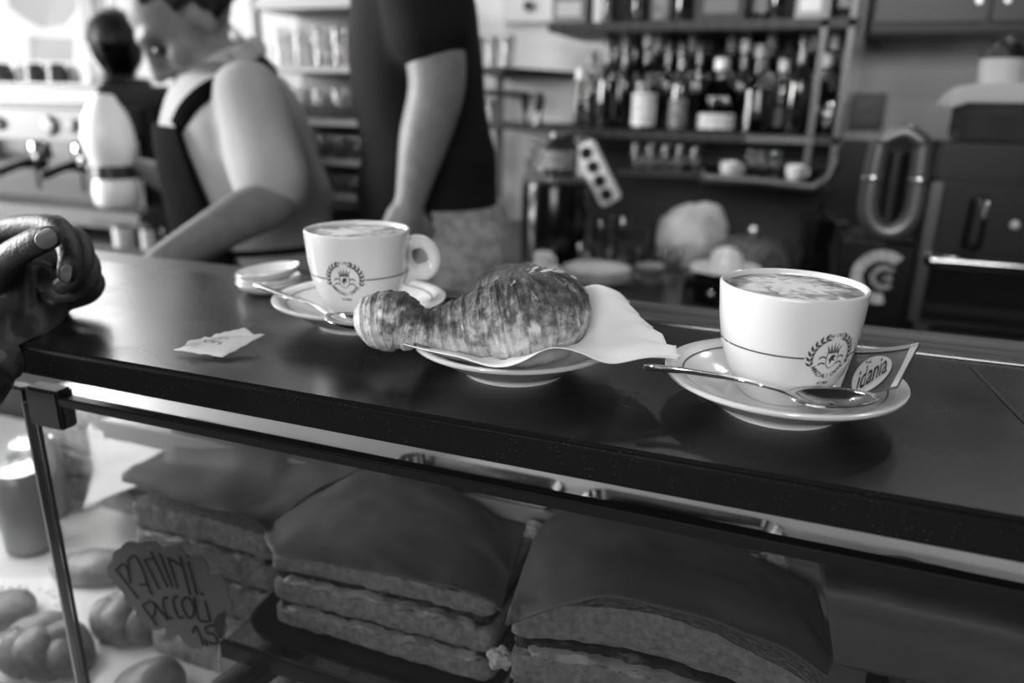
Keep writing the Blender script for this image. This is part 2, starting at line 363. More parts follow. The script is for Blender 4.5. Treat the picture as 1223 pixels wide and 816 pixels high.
def emblem_shapes():
    """flat cup emblem: laurel, crown, shield, ribbons, lettering; unit = metre"""
    vs, fs = [], []
    def poly(p): o = len(vs); vs.extend(p); fs.append(tuple(range(o, o+len(p))))
    def txt(s, size, x, y, rot=0.):
        v, f = text2d(s, size); o = len(vs); c, n = math.cos(rot), math.sin(rot)
        vs.extend((x+a*c-b*n, y+a*n+b*c) for a, b in v); fs.extend(tuple(i+o for i in q) for q in f)
    R = .0138
    for sgn in (-1, 1):                                     # laurel branches
        for k in range(7):
            a = math.radians(202-k*13.5); r = R
            for side in (-1, 1):
                x, y = r*math.cos(a), r*math.sin(a); d = a-PI/2+side*.55
                dx, dy = math.cos(d), math.sin(d); L_, W_ = .0046, .0009
                pts = [(x, y), (x+dx*L_*.4-dy*W_, y+dy*L_*.4+dx*W_), (x+dx*L_, y+dy*L_), (x+dx*L_*.4+dy*W_, y+dy*L_*.4-dx*W_)]
                poly([(-sgn*p, q) for p, q in pts])
    for k in range(5):                                      # crown rays
        x = (k-2)*.0021; h = (.0046, .0058, .0066, .0058, .0046)[k]
        poly([(x*.75-.0007, .0048), (x*.75+.0007, .0048), (x*1.25, .0040+h)])
    poly([(-.0040, .0036), (.0040, .0036), (.0042, .0046), (-.0042, .0046)])
    def outline(p, wd):
        n = len(p)
        for i in range(n):
            (x0, y0), (x1, y1) = p[i], p[(i+1) % n]; L_ = math.hypot(x1-x0, y1-y0); nx, ny = -(y1-y0)/L_*wd/2, (x1-x0)/L_*wd/2
            poly([(x0-nx, y0-ny), (x1-nx, y1-ny), (x1+nx, y1+ny), (x0+nx, y0+ny)])
    outline([(-.0038, .0032), (.0038, .0032), (.0038, -.0030), (.0022, -.0056), (0, -.0068), (-.0022, -.0056), (-.0038, -.0030)], .0005)
    poly([(-.0022, -.0008), (-.0008, .0018), (.001, .0022), (.0026, .001), (.0012, .0002), (.0022, -.0022), (.0002, -.0012), (-.0006, -.0040), (-.0016, -.0018)])
    for sgn in (-1, 1):                                     # ribbons
        for yy in (.0012, -.0028):
            poly([(sgn*.0042, yy-.0004), (sgn*.0062, yy+.0006), (sgn*.0082, yy-.0003), (sgn*.0088, yy-.0018), (sgn*.0080, yy-.0016), (sgn*.0076, yy-.0011), (sgn*.0062, yy-.0004), (sgn*.0042, yy-.0014)])
    txt('dal 1922', .0034, 0, .0142)
    s = 'MARZIALI CAFFÈ'
    for k, ch in enumerate(s):                              # lettering on the lower arc
        if ch == ' ': continue
        a = math.radians(-148+k*116/(len(s)-1)); txt(ch, .0042, .0122*math.cos(a), .0122*math.sin(a), a+PI/2)
    txt('ROMA', .0032, 0, -.0172)
    return vs, fs
EMB = emblem_shapes()
EZ = .0375                                                   # height of the stripe on the cup
def emboss(mb, vs, fs, az):
    P = []
    for u, v in vs:
        z = EZ+v; r = rcup(z)+.00025; a = az+u/rcup(EZ); P.append((r*math.cos(a), r*math.sin(a), z))
    return mb.add(P, fs)
def cup(center, az, seed, label):
    """az: azimuth of the emblem; the handle sits 108 degrees further round"""
    t = thing('cappuccino_cup', label, 'cup', (center[0], center[1], T+.0098), 'cappuccino cups')
    H = CUP[-1][1]
    prof = CUP+[(.0438, .0728), (.0428, .0733), (.0416, .0726), (.0408, .070), (.0395, .055), (.036, .034), (.030, .016), (.020, .008), (0, .007)]
    part('cup_body', MB().lathe(prof, 64), M_porc, t, sharp=60)
    ha = az+math.radians(108); d = V((math.cos(ha), math.sin(ha), 0)); b = MB(); ring = []
    for k in range(29):
        a = 2*PI*k/28; cx, cz = .0525, .047
        ring.append(d*(cx+.0128*math.cos(a))+V((0, 0, cz+.0140*math.sin(a)-.003*math.cos(a))))
    b.tube(ring, [.0060]*29, 12, ref=V((-d.y, d.x, 0)))
    b.limb([(d*.034+V((0, 0, .026)), .0055), (d*.046+V((0, 0, .033)), .0062), (d*.058+V((0, 0, .037)), .0058)])
    b.limb([(d*.040+V((0, 0, .060)), .0055), (d*.050+V((0, 0, .060)), .0058)])
    o = link('handle', remeshed(b, .0012, 4), M_porc, t)
    cf = part('coffee', MB().lathe([(0, -.003), (.0402, -.003), (.0405, -.0004), (.039, 0), (.030, .0004), (0, .0006)], 48), foam_mat(seed), t, label='frothy cappuccino foam with brown streaks'); cf.location.z = .0702
    part('emblem', emboss(MB(), EMB[0], EMB[1], az), M_print, t, label='printed laurel emblem with crown and shield', smooth=False)
    def stripe(a0, a1):
        b = MB(); n = max(2, int(abs(a1-a0)*16))
        b.add([(((rcup(EZ+v)+.0002)*math.cos(a0+(a1-a0)*i/n)), ((rcup(EZ+v)+.0002)*math.sin(a0+(a1-a0)*i/n)), EZ+v) for i in range(n+1) for v in (-.0005, .0005)],
              [(2*i, 2*i+1, 2*i+3, 2*i+2) for i in range(n)]); part('stripe', b, M_print, t, smooth=False)
    stripe(az-.42, az-1.62); stripe(az-1.66, az-1.78); stripe(az-1.84, az-3.0); stripe(az+.42, az+1.72)
    return t
def ringline(t, r, z):
    part('ring_line', MB().loft([[V((a*math.cos(2*PI*j/56), a*math.sin(2*PI*j/56), zz)) for j in range(56)] for a, zz in ((r, z), (r+.0009, z+.0006))], caps=False), M_print, t)
def saucer(center, label):
    t = thing('saucer', label, 'saucer', (center[0], center[1], T), 'white saucers on the counter')
    part('dish', saucer_mb(), M_porc, t, sharp=60); ringline(t, .0615, .0215); return t
CR, CL, CP = V((.003, .487, 0)), V((-.345, .546, 0)), V((-.18, .487, 0))
def camaz(c): return math.atan2(-c.y, -c.x)
saucer(CR, 'white saucer with a spoon and a sugar sachet on it')
saucer(CL, 'white saucer under the cup beside the empty sugar sachet')
saucer(CP, 'white saucer carrying the croissant on a paper napkin')
cup(CR, camaz(CR)+math.radians(40), 0.3, 'white cappuccino cup with its emblem turned beside a dark sugar sachet')
cup(CL, camaz(CL)-math.radians(17), 1.9, 'white cappuccino cup with a ring handle, behind the croissant')
# ------------------------------------------------------------------ spoons
def spoon(path, bowl_c, bowl_dir, L_, W_, up, label):
    """path: handle centre line ending at the bowl"""
    t = thing('teaspoon', label, 'spoon', path[0], 'teaspoons'); o = path[0]
    q = crom([tuple(p) for p in path], 6); n = len(q)
    rad = [.0048-.0024*min(1, i/(n*.75)) for i in range(n)]; rad[0] = .0028; rad[1] = .0042
    part('handle', MB().tube([V(p)-o for p in q], rad, 12, flat=.34, ref=up), M_chrome, t)
    d = V(bowl_dir).normalized(); s = up.cross(d).normalized(); u = d.cross(s)
    def f(a, r):                                            # bowl seen from above: egg outline, dished
        r = .02+.98*r; x = math.cos(a)*L_/2*r; y = math.sin(a)*W_/2*r*(1-.18*math.cos(a)); return V(bowl_c)-o+d*x+s*y+u*(-.0055*(1-r*r))
    b = MB(); b.grid(36, 8, lambda i, j: f(2*PI*i, j)); ob = part('bowl', b, M_chrome, t); solidify(ob, .0011)
    return t
up = V((0, 0, 1))
bc = atz(996, 474, .0295)
spoon([atz(769, 438, .033), atz(815, 443, .032), atz(880, 453, .034), atz(925, 464, .036), atz(950, 475, .0295)], bc, atz(1040, 474, .0285)-atz(952, 474, .0285), .052, .027, (up*.99+V((0, -.08, 0))).normalized(), 'steel teaspoon resting across the saucer beside the dark sugar sachet')
spoon([atz(306, 340, .026), atz(340, 353, .0275), atz(370, 362, .029), atz(392, 375, .0295)], atz(420, 382, .0285), atz(440, 388, .0285)-atz(395, 376, .0285), .048, .029, up, 'steel teaspoon on the saucer beside the small stack of white dishes')
# ------------------------------------------------------------------ sugar sachets
def sachet_upright():
    t = thing('sugar_sachet', 'dark printed paper sugar sachet leaning on the cup in the saucer', 'sugar sachet', (.062, .485, T+.02), 'sugar sachets')
    o = V(t.location)
    P = {}
    bl, tl, tr, br = at(998, 478, .462), at(1022, 417, .515), at(1099, 411, .492), at(1072, 463, .455)
    tl2 = at(1052, 421, .500)
    def f(u, v):
        top = tl*(1-u)**2+tl2*2*u*(1-u)+tr*u*u; bot = bl*(1-u)+br*u
        p = bot*(1-v)+top*v; n = V((.35, -.75, .55)).normalized()
        return p+n*.0035*math.sin(PI*u)*math.sin(PI*v)-o
    g = part('paper', MB().grid(20, 14, f), mat('sachet_dark', 66, .45, v2=84, nscale=40), t); solidify(g, .0009)
    nrm = ((tr-bl).cross(tl-bl)).normalized()
    if nrm.y > 0: nrm = -nrm
    lift = nrm*.0012
    def on(u, v): return V(f(min(max(u, 0), 1), min(max(v, 0), 1)))+lift
    ml = mat('sachet_pale', 205, .5)
    part('edge_band', MB().grid(20, 1, lambda u, v: on(u, .90+.10*v)), mat('sachet_edge', 150, .5), t, smooth=False)
    part('edge_band', MB().grid(2, 14, lambda u, v: on(.90+.10*u, v)), ml, t, smooth=False)
    part('edge_band', MB().grid(1, 14, lambda u, v: on(.0+.02*u, v)), ml, t, smooth=False)
    b = MB(); b.grid(28, 5, lambda u, v: on(.45+.29*v*math.cos(2*PI*u), .40+.40*v*math.sin(2*PI*u)))
    part('oval_badge', b, ml, t, smooth=False)
    v, fc = text2d('idania', 1.0, shear=.25); ang = math.radians(30)
    lift = nrm*.0018
    pts = [on(.46+(x*math.cos(ang)*.185-y*math.sin(ang)*.34), .38+(x*math.sin(ang)*.30+y*math.cos(ang)*.70)) for x, y in v]
    part('lettering', MB().add(pts, fc), mat('ink_black', 12, .5), t, smooth=False)
    b = MB()
    for k, (dx, dy) in enumerate(((.06, .02), (-.06, .05), (.05, .10), (-.03, .12))):
        b.add([on(.33, .62), on(.33+dx*.5, .62+dy*.5+.03), on(.33+dx, .62+dy), on(.33+dx*.5, .62+dy*.5-.01)], [(0, 1, 2, 3)])
    part('palm_mark', b, MATS['ink_black'], t, smooth=False)
sachet_upright()
t = thing('sugar_sachet', 'torn empty white sugar sachet lying flat on the counter', 'sugar sachet', atz(262, 415, 0), 'sugar sachets'); o = V(t.location)
A, B, C_, D = atz(208, 420, .002), atz(266, 429, .001), atz(317, 402, .009), atz(263, 403, .009)
mw = mat('sachet_white', 220, .6, bump=.3, bscale=160)
def f(u, v):
    p = (A*(1-u)+B*u)*(1-v)+(D*(1-u)+C_*u)*v
    return p+V((0, 0, .004*math.sin(PI*u)*math.sin(PI*v)+.0012*noise.noise(V((u*5, v*5, 2)))+.0015))-o
solidify(part('lower_leaf', MB().grid(18, 14, f), mw, t), .0007)
A2, B2, C2, D2 = atz(220, 415, .006), atz(255, 413, .010), atz(306, 401, .010), atz(280, 396, .013)
A2b = atz(232, 413, .007)
def f2(u, v):
    a = A2*(1-u)+C2*u; b_ = A2b*(1-u)+D2*u
    p = a*(1-v)+b_*v; return p+V((0, 0, .004*math.sin(PI*v)+.0016*noise.noise(V((u*9, v*3, 5)))))-o
solidify(part('torn_flap', MB().grid(22, 6, f2), mw, t), .0006)
b = MB()                                                     # worn, unreadable print
for k in range(16):
    u, v_ = .26+.035*(k % 8)*1.6, .34+.16*(k//8)+.02*math.sin(k*2.3); du, dv = .012+.006*(k % 3), .03+.02*(k % 2)
    b.add([V(f(u+a*du, v_+c*dv))+V((0, 0, .0011)) for a, c in ((-1, -1), (1, -.4), (1, 1), (-1, .5))], [(0, 1, 2, 3)])
part('faint_print', b, mat('faint_ink', 120, .6), t, smooth=False)
# ------------------------------------------------------------------ small stack of dishes at the back of the counter
sp = atz(332, 344, 0)
for k in range(3):
    pr = [(0, 0), (.020, 0), (.029, .006), (.0315, .0105), (.0312, .0118), (.029, .0108), (.019, .0035), (0, .003)]
    b = MB().lathe(pr, 36)
    if k == 2: b.xf(Matrix.Rotation(math.radians(-7), 4, V((FW.x, FW.y, 0))))
    o = solo('small_dish', b, M_porc, ('bottom', 'middle', 'slightly tilted top')[k]+' small white dish of the stack beside the teaspoon', 'dish', (sp.x+.001*k, sp.y-.014, T+.0045*k+(.003 if k == 2 else 0)), 'small stacked dishes')
# ------------------------------------------------------------------ napkin and croissant
nap = thing('paper_napkin', 'white paper napkin spread under the croissant with a fanned corner', 'napkin', (CP.x, CP.y, T+.02)); o = V(nap.location)
rows = [
 [at(478, 409, .432), at(510, 418, .424), at(548, 426, .420), at(592, 438, .416), at(622, 432, .418), at(655, 416, .425), at(690, 420, .428), at(730, 434, .432), at(770, 428, .445), at(811, 424, .462)],
 [at(484, 408, .452), at(515, 412, .448), at(550, 417, .445), at(592, 424, .443), at(622, 423, .444), at(655, 416, .448), at(690, 414, .452), at(728, 412, .460), at(765, 404, .470), at(797, 412, .475)],
 [at(500, 398, .490), at(525, 398, .488), at(555, 400, .487), at(592, 404, .486), at(622, 404, .487), at(655, 402, .489), at(690, 396, .492), at(724, 388, .495), at(757, 380, .498), at(779, 396, .498)],
 [at(520, 385, .530), at(540, 385, .530), at(565, 386, .530), at(592, 388, .529), at(622, 388, .529), at(655, 383, .529), at(690, 370, .525), at(718, 358, .520), at(745, 364, .518), at(762, 383, .516)],
 [at(535, 378, .555), at(552, 377, .555), at(572, 377, .555), at(595, 378, .553), at(622, 376, .551), at(655, 366, .547), at(688, 347, .541), at(714, 340, .536), at(738, 350, .532), at(748, 365, .530)]]
R2 = [crom(r, 5) for r in rows]; cols = [crom([r[i] for r in R2], 5) for i in range(len(R2[0]))]
nu, nv = len(cols)-1, len(cols[0])-1
def nf(u, v):
    i, j = round(u*nu), round(v*nv); p = V(cols[i][j])
    if u > .72: p += V((.0, .0024, .0028))*math.sin(v*30+u*3)*((u-.72)/.28)**2; p += V((.0022*abs(math.sin(v*26)), 0, 0))*max(0, (u-.9)*10)
    return p+V((0, 0, .0008*noise.noise(V((u*9, v*9, 1)))))-V(nap.location)
def bake_mat():
    m = bpy.data.materials.new('baked_pastry'); m.use_nodes = True; nt = m.node_tree; N = nt.nodes; L = nt.links; b = N['Principled BSDF']
    at_ = N.new('ShaderNodeAttribute'); at_.attribute_name = 'bake'
    tc = N.new('ShaderNodeTexCoord'); n = N.new('ShaderNodeTexNoise'); n.inputs['Scale'].default_value = 130; n.inputs['Detail'].default_value = 8; n.inputs['Roughness'].default_value = .65; L.new(tc.outputs['Object'], n.inputs['Vector'])
    sb = N.new('ShaderNodeMath'); sb.operation = 'MULTIPLY_ADD'; sb.inputs[1].default_value = 1.5; sb.inputs[2].default_value = -.75; L.new(n.outputs['Fac'], sb.inputs[0])
    ad = N.new('ShaderNodeMath'); ad.operation = 'ADD'; L.new(sb.outputs[0], ad.inputs[0]); L.new(at_.outputs['Fac'], ad.inputs[1])
    r = N.new('ShaderNodeValToRGB'); e = r.color_ramp.elements; e[0].position = .05; e[0].color = (lin(222),)*3+(1,); e[1].position = .9; e[1].color = (lin(52),)*3+(1,)
    for p, v in ((.3, 185), (.5, 130), (.7, 84)): x = e.new(p); x.color = (lin(v),)*3+(1,)
    L.new(ad.outputs[0], r.inputs[0]); L.new(r.outputs[0], b.inputs['Base Color'])
    b.inputs['Roughness'].default_value = .45; b.inputs['Specular IOR Level'].default_value = .35
    bp = N.new('ShaderNodeBump'); bp.inputs['Strength'].default_value = 1.; bp.inputs['Distance'].default_value = .0035; L.new(n.outputs['Fac'], bp.inputs['Height']); L.new(bp.outputs[0], b.inputs['Normal'])
    return m
BAKE = bake_mat()
def dish_top(r):
    """height of the saucer surface at radius r"""
    pr = [(0, .0098), (.026, .0098), (.028, .009), (.036, .0092), (.044, .0115), (.055, .0175), (.066, .0235), (.0722, .0252), (.0745, .0252)]
    for (a, z0), (c, z1) in zip(pr, pr[1:]):
        if r <= c: return z0+(z1-z0)*(r-a)/(c-a)
    return .0
def croissant(name, spec, seed, label, cat, bands, steps=9, n=44, ridge=.055):
    """spec: (centre point, radius) along the roll; bands: number of rolled layers"""
    q = crom([tuple(p)+(r,) for p, r in spec], steps); N_ = len(q); o = V(spec[len(spec)//2][0])
    b = MB(); rings = []; bake = []; pts = [V(a[:3]) for a in q]; S = 3
    fine = crom(q, S); N_ = len(fine); pts = [V(a[:3]) for a in fine]
    for i, p in enumerate(pts):
        d = (pts[min(i+1, N_-1)]-pts[max(i-1, 0)]).normalized(); a = V((0, 0, 1))-d*d.z; a.normalize(); c = d.cross(a)
        t = i/(N_-1); r = fine[i][3]; e = min(1, math.sqrt(max(0, min(t, 1-t)*22)+.02)); ring = []
        for j in range(n):
            an = 2*PI*j/n; sk = t*bands+.28*math.sin(an*1.0+seed)+.10*noise.noise(V((math.cos(an)*2, math.sin(an)*2, seed+t*5)))
            fr = sk-math.floor(sk); saw = (fr**.6)-.55
            dr = r*(1+ridge*saw*1.6+.05*noise.noise(V((math.cos(an)*3+seed, math.sin(an)*3, t*30)))+.035*noise.noise(V((math.cos(an)*5, math.sin(an)*5, t*150)))+.02*noise.noise(V((math.cos(an)*4, math.sin(an)*4, t*420))))*e
            ring.append(p+a*math.cos(an)*dr+c*math.sin(an)*dr-o)
            hh = math.cos(an)
            bake.append(.36+.54*hh-.10*(fr < .13)*(hh > -.2)+.20*noise.noise(V((t*bands*.6, an*1.5, seed)))+.10*noise.noise(V((t*120+.8*math.sin(an), an*1.1, seed)))+.08*noise.noise(V((t*420, an*1.6, seed)))-(.34 if noise.noise(p*150+a*hh*4+c*math.sin(an)*4) > .30 and noise.noise(p*60+a*hh*1.5+c*math.sin(an)*1.5) > .05 and hh > .0 else 0)-max(0., 0.8*(1-t/(.14+.06*noise.noise(V((math.cos(an)*2, math.sin(an)*2, 1)))+.02*hh))))
        rings.append(ring)
    b.loft(rings)
    for q in b.v:                                           # it rests on the napkin in the dish
        rr = math.hypot(q.x+o.x-CP.x, q.y+o.y-CP.y)
        if rr < .0742: q.z = max(q.z, T+dish_top(rr)+.0020-o.z)
    me = bpy.data.meshes.new(name); me.from_pydata([tuple(p) for p in b.v], [], b.f); me.update(); me.shade_smooth()
    at_ = me.attributes.new('bake', 'FLOAT', 'POINT')
    for i, x in enumerate(bake): at_.data[i].value = x
    return me, o
m = .001
spec = [(at(434, 388, .448), .013), (at(450, 384, .447), .0195), (at(476, 384, .448), .0205), (at(500, 392, .450), .0150), (at(520, 395, .453), .0165), (at(555, 392, .458), .0215), (at(600, 386, .462), .0290), (at(640, 379, .470), .0300), (at(655, 374, .484), .0280), (at(660, 366, .505), .0250), (at(645, 358, .530), .0240), (at(612, 346, .552), .0205), (at(588, 343, .562), .0150), (at(572, 343, .566), .0080)]
me, o = croissant('croissant', spec, 3.1, '', '', 30, steps=14)
cr = link('croissant', me, BAKE, None, o); tag(cr, 'golden flaky croissant curled on a napkin with a bulging left tip', 'croissant')
from mathutils.bvhtree import BVHTree
CRB = BVHTree.FromPolygons([V(v.co)+V(cr.location) for v in me.vertices], [tuple(p.vertices) for p in me.polygons])
def nf2(u, v):
    p = V(nf(u, v))+V(nap.location); rr = math.hypot(p.x-CP.x, p.y-CP.y); lo = T+dish_top(rr)+.0007 if rr < .0745 else T+.001
    for dx, dy in ((0, 0), (.002, 0), (-.002, 0), (0, .002), (0, -.002)):      # stay below the underside of the croissant
        h = CRB.ray_cast(V((p.x+dx, p.y+dy, T)), V((0, 0, 1)))
        if h[0] is not None and p.z > h[0].z-.0009:
            k = CRB.ray_cast(V((p.x+dx, p.y+dy, T+.3)), V((0, 0, -1)))
            if p.z < k[0].z+.002: p.z = h[0].z-.0009
    p.z = max(p.z, lo); return p-V(nap.location)
s_ = part('sheet', MB().grid(nu, nv, nf2), mat('napkin_paper', 238, .7, bump=.15, bscale=300), nap, label=None); solidify(s_, .0006, 1)
# loose flakes of crust standing off the top of the croissant
for k in range(26):
    i = 5+random.random()*5.5; p0, r0 = spec[int(i)]; p1, r1 = spec[min(int(i)+1, len(spec)-1)]; fr = i-int(i)
    p = V(p0).lerp(V(p1), fr); r = r0+(r1-r0)*fr; an = random.uniform(-.9, .9)
    d = (V(p1)-V(p0)).normalized(); c = d.cross(V((0, 0, 1))).normalized(); nn = V((0, 0, 1))*math.cos(an)+c*math.sin(an)
    q = p+nn*(r*1.035)-o; s = random.uniform(.0025, .006); tdir = c*math.cos(an)-V((0, 0, 1))*math.sin(an)
    b = MB().add([q, q+tdir*s*1.2+nn*.0006, q+tdir*s*.8+d*s*.6+nn*.0016, q+d*s*.5+nn*.0010], [(0, 1, 2, 3)])
    f_ = part('flake', b, mat('flake_crust', 165, .4), cr, smooth=False); solidify(f_, .0003)
# ------------------------------------------------------------------ sandwiches in the case
M_bread = mat('bread_crumb', 172, .85, v2=122, nscale=160, nlo=.3, nhi=.75, bump=1., bscale=300, detail=8)
M_ham = mat('filling_dark', 58, .5, v2=28, nscale=60)
M_cheese = mat('filling_pale', 190, .5, v2=150, nscale=40)
M_paper = mat('greaseproof_paper', 116, .55, bump=.5, bscale=30, v2=100, nscale=8)
M_tray = mat('tray_black', 26, .3)
def routline(hx, hy, r, step=.006):
    o = rrect(0, 0, hx, hy, r, 5); out = []
    for (x0, y0), (x1, y1) in zip(o, o[1:]+o[:1]):
        L_ = math.hypot(x1-x0, y1-y0); n = max(1, int(L_/step)); out += [(x0+(x1-x0)*k/n, y0+(y1-y0)*k/n) for k in range(n)]
    return out
def slab(hx, hy, zf, seed, rough=.0015, r=.008, step=.005):
    """irregular slice: zf(x, y, k) gives the height for k in 0..1"""
    o = routline(hx, hy, r, step); b = MB(); rings = []
    for k, ins in ((0, .75), (0, .97), (.15, 1.), (.4, 1.0), (.65, 1.), (.88, 1.), (1, .97), (1, .75)):
        rings.append([V((x*ins+rough*noise.noise(V((x*90, y*90, k*3+seed))), y*ins+rough*1.6*noise.noise(V((x*110, y*60+5, k*3+seed))), zf(x*ins, y*ins, k)+rough*.5*noise.noise(V((x*70, y*70, seed+k))))) for x, y in o])
    b.loft(rings); return b
TOPS = []; FZ = T-.395
def sandwich(cx, cy, z0, hx, hy, layers, label, seed, dome=0., tilt=0.):
    t = thing('sandwich', label, 'sandwich', (cx, cy, z0), 'stacked sandwiches in the case'); z = 0.
    def warp(x, h, tot): return dome*max(0, math.cos(x/hx*1.45))*(h/tot)**1.5+tilt*x*(h/tot)
    tot = sum(h for _, h in layers); TOPS.append((cx, cy, hx, hy, lambda x: z0+tot+warp(x, tot, tot)))
    for k, (kind, h) in enumerate(layers):
        a, c = z, z+h
        if kind == 'b':
            part('bread_slice', slab(hx, hy, lambda x, y, q: a+(c-a)*q+warp(x, a+(c-a)*q, tot), seed+k), M_bread, t)
        else:
            for q, (mm, dy, s0, nm) in enumerate(((M_ham, .0, 0, 'ham_filling'), (M_cheese, .002, 9, 'cheese_filling'))):
                def zf(x, y, w_, s0=s0):
                    wv = .0042*noise.noise(V((x*38+s0, y*20, seed+k)))+.0018*noise.noise(V((x*120+s0, y*30, seed)))
                    return a+(c-a)*(w_*.9+.05)*(1 if s0 == 0 else .55)+(wv if 0 < w_ < 1 else wv*.6)+warp(x, a, tot)
                part(nm, slab(hx*(.97 if q == 0 else .86), hy*1.0+(.0015 if q else -.004), zf, seed*3+k+q, .0035, .006), mm, t)
        z = c
    return t
def sheet(rows, label, mm=None, steps=8, t_=.0006, amp=.0018, seed=0., name='paper_sheet', crease=True):
    R = [crom(r, steps) for r in rows]; cs = [crom([r[i] for r in R], steps) for i in range(len(R[0]))]; nu, nv = len(cs)-1, len(cs[0])-1
    o = V(cs[nu//2][nv//2]); b = MB()
    def f(u, v):
        p = V(cs[round(u*nu)][round(v*nv)]); n = amp*noise.noise(V((u*5, v*4, seed)))+(amp*1.5*abs(noise.noise(V((u*4+v*6, v*2-u*4, seed+4))))-amp*.8*abs(noise.noise(V((u*9-v*5, v*7, seed+8)))) if crease else 0)
        p += V((0, 0, n+.0045))
        for cx, cy, hx, hy, tp in TOPS:                      # the sheet lies on the bread
            if abs(p.x-cx) < hx+.002 and abs(p.y-cy) < hy+.001: p.z = max(p.z, tp(p.x-cx)+.0026)
        if p.y > .577 and p.x > -.72 and dz-.03 < p.z < dz+.004: p.z = dz+.004
        p.z = max(p.z, FZ+.003); return p-o
    b.grid(nu, nv, f); ob = solo(name, b, mm or M_paper, label, 'paper', o, 'paper sheets over the sandwiches', sharp=0); solidify(ob, t_, 0); return ob
def A_(L, Y): return [at(x, y, yy) for (x, y), yy in zip(L, Y if isinstance(Y, (list, tuple)) else [Y]*len(L))]
def tray(cx, cy, hx, hy, label):
    b = MB(); rings = []
    for k, z in ((.93, 0), (.98, .001), (1.0, .006), (1.0, .010), (.97, .010), (.95, .004), (.90, .003)):
        rings.append([V((x*k, y*k, z)) for x, y in rrect(0, 0, hx, hy, .03, 6)])
    b.loft(rings); return solo('serving_tray', b, M_tray, label, 'tray', (cx, cy, T-.268), 'black trays in the case')
tray(-.297, .520, .122, .083, 'black tray under the sandwich with two filling layers')
tray(-.055, .5155, .116, .086, 'black tray under the sandwich with the pointed paper fold')
tray(.235, .5155, .137, .086, 'black tray under the sandwich wrapped to the base in paper')
LB = [('b', .018), ('f', .009), ('b', .020), ('f', .012), ('b', .0155)]
sandwich(-.290, .517, T-.264, .106, .057, LB, 'sandwich with two dark filling layers behind the price card', 3., .004, .05)
sandwich(-.055, .497, T-.264, .108, .057, [('b', .018), ('f', .008), ('b', .026), ('f', .014), ('b', .022)], 'sandwich with mixed salad filling and a domed top slice', 8., .030, .0)
sandwich(.235, .508, T-.264, .125, .057, LB, 'sandwich wrapped in paper down to its base', 13., .006, .0)
sandwich(-.515, .557, FZ, .088, .055, [('b', .032), ('f', .008), ('b', .032), ('f', .007), ('b', .034), ('f', .008), ('b', .030), ('f', .006), ('b', .026)], 'tall stacked sandwich in shadow directly behind the price card', 21., .005, .0)
sheet([A_([(326, 666), (418, 684), (503, 701), (566, 718), (598, 737)], [.458, .456, .455, .455, .457]),
       A_([(317, 640), (410, 642), (500, 648), (575, 665), (612, 692)], [.50]*5),
       A_([(352, 607), (430, 600), (505, 605), (575, 622), (622, 667)], [.54]*5),
       A_([(432, 566), (462, 566), (500, 575), (560, 600), (627, 657)], [.578, .578, .576, .574, .57])], 'paper sheet arched over the sandwich with two filling layers', seed=1.)
sheet([A_([(146, 580), (200, 598), (250, 612), (298, 625), (322, 645)], .500), A_([(152, 566), (215, 575), (270, 585), (325, 600), (365, 600)], .545),
       A_([(200, 541), (250, 531), (320, 524), (385, 541), (436, 564)], [.62, .62, .61, .60, .58])], 'paper sheet lying on the tall shadowed sandwich', seed=5.)
sheet([A_([(603, 754), (648, 737), (700, 726), (745, 722), (800, 736), (870, 758), (940, 786), (987, 816)], [.437, .434, .433, .433, .433, .434, .436, .44]),
       A_([(620, 700), (660, 682), (710, 672), (752, 672), (815, 684), (885, 706), (945, 738), (992, 790)], [.475]*8),
       A_([(641, 643), (680, 630), (720, 622), (760, 625), (815, 636), (872, 660), (925, 698), (975, 760)], [.53]*8),
       A_([(660, 622), (690, 610), (715, 606), (752, 611), (800, 622), (860, 648), (912, 684), (955, 735)], [.575]*8)], 'paper sheet folded to a point over the sandwich with salad filling', seed=9.)
sheet([A_([(972, 664), (1060, 671), (1150, 690), (1260, 716)], .55), A_([(980, 700), (1060, 716), (1150, 736), (1260, 764)], .448),
       A_([(988, 745), (1060, 764), (1150, 784), (1260, 812)], .440), A_([(995, 800), (1060, 815), (1150, 834), (1260, 858)], .438)], 'wide paper sheet wrapped down the front of the last sandwich', seed=13.)
# tall loaf pile at the back left, under pale paper
sandwich(-.86, .775, FZ, .17, .066, [('b', .035), ('f', .008), ('b', .035), ('f', .006), ('b', .035), ('f', .006), ('b', .03)], 'long sandwich under pale paper beside the case corner post', 31.)
sheet([A_([(100, 612), (125, 600), (155, 588), (188, 575)], [.63]*4), A_([(112, 566), (140, 556), (195, 540), (240, 530)], [.70]*4), A_([(125, 515), (175, 503), (250, 497), (345, 512)], [.82]*4)], 'pale smooth paper sheet at the back of the case beside the corner post', mat('paper_pale', 190, .5), seed=17.)
# crumpled tissue between the stacks
def tissue(c, r, seed, label):
    b = MB(); b.ell((0, 0, 0), (r, r*.7, r*.9), n=20, m=14)
    b.v = [p*(1+.45*noise.noise(p*(2.2/r)+V((seed, 0, 0)))+.25*abs(noise.noise(p*(5/r)))) for p in b.v]
    solo('crumpled_tissue', b, mat('tissue', 215, .6), label, 'tissue', c, 'crumpled tissue between the sandwiches', sharp=25)
tissue(at(597, 786, .452), .0095, 1, 'crumpled white tissue at the base between two sandwiches')
tissue(at(638, 634, .560), .009, 2, 'crumpled white tissue beside an empty steel pan between two papers')
tissue(at(922, 672, .573), .012, 3, 'large crumpled white tissue beside the wide wrapped paper sheet')
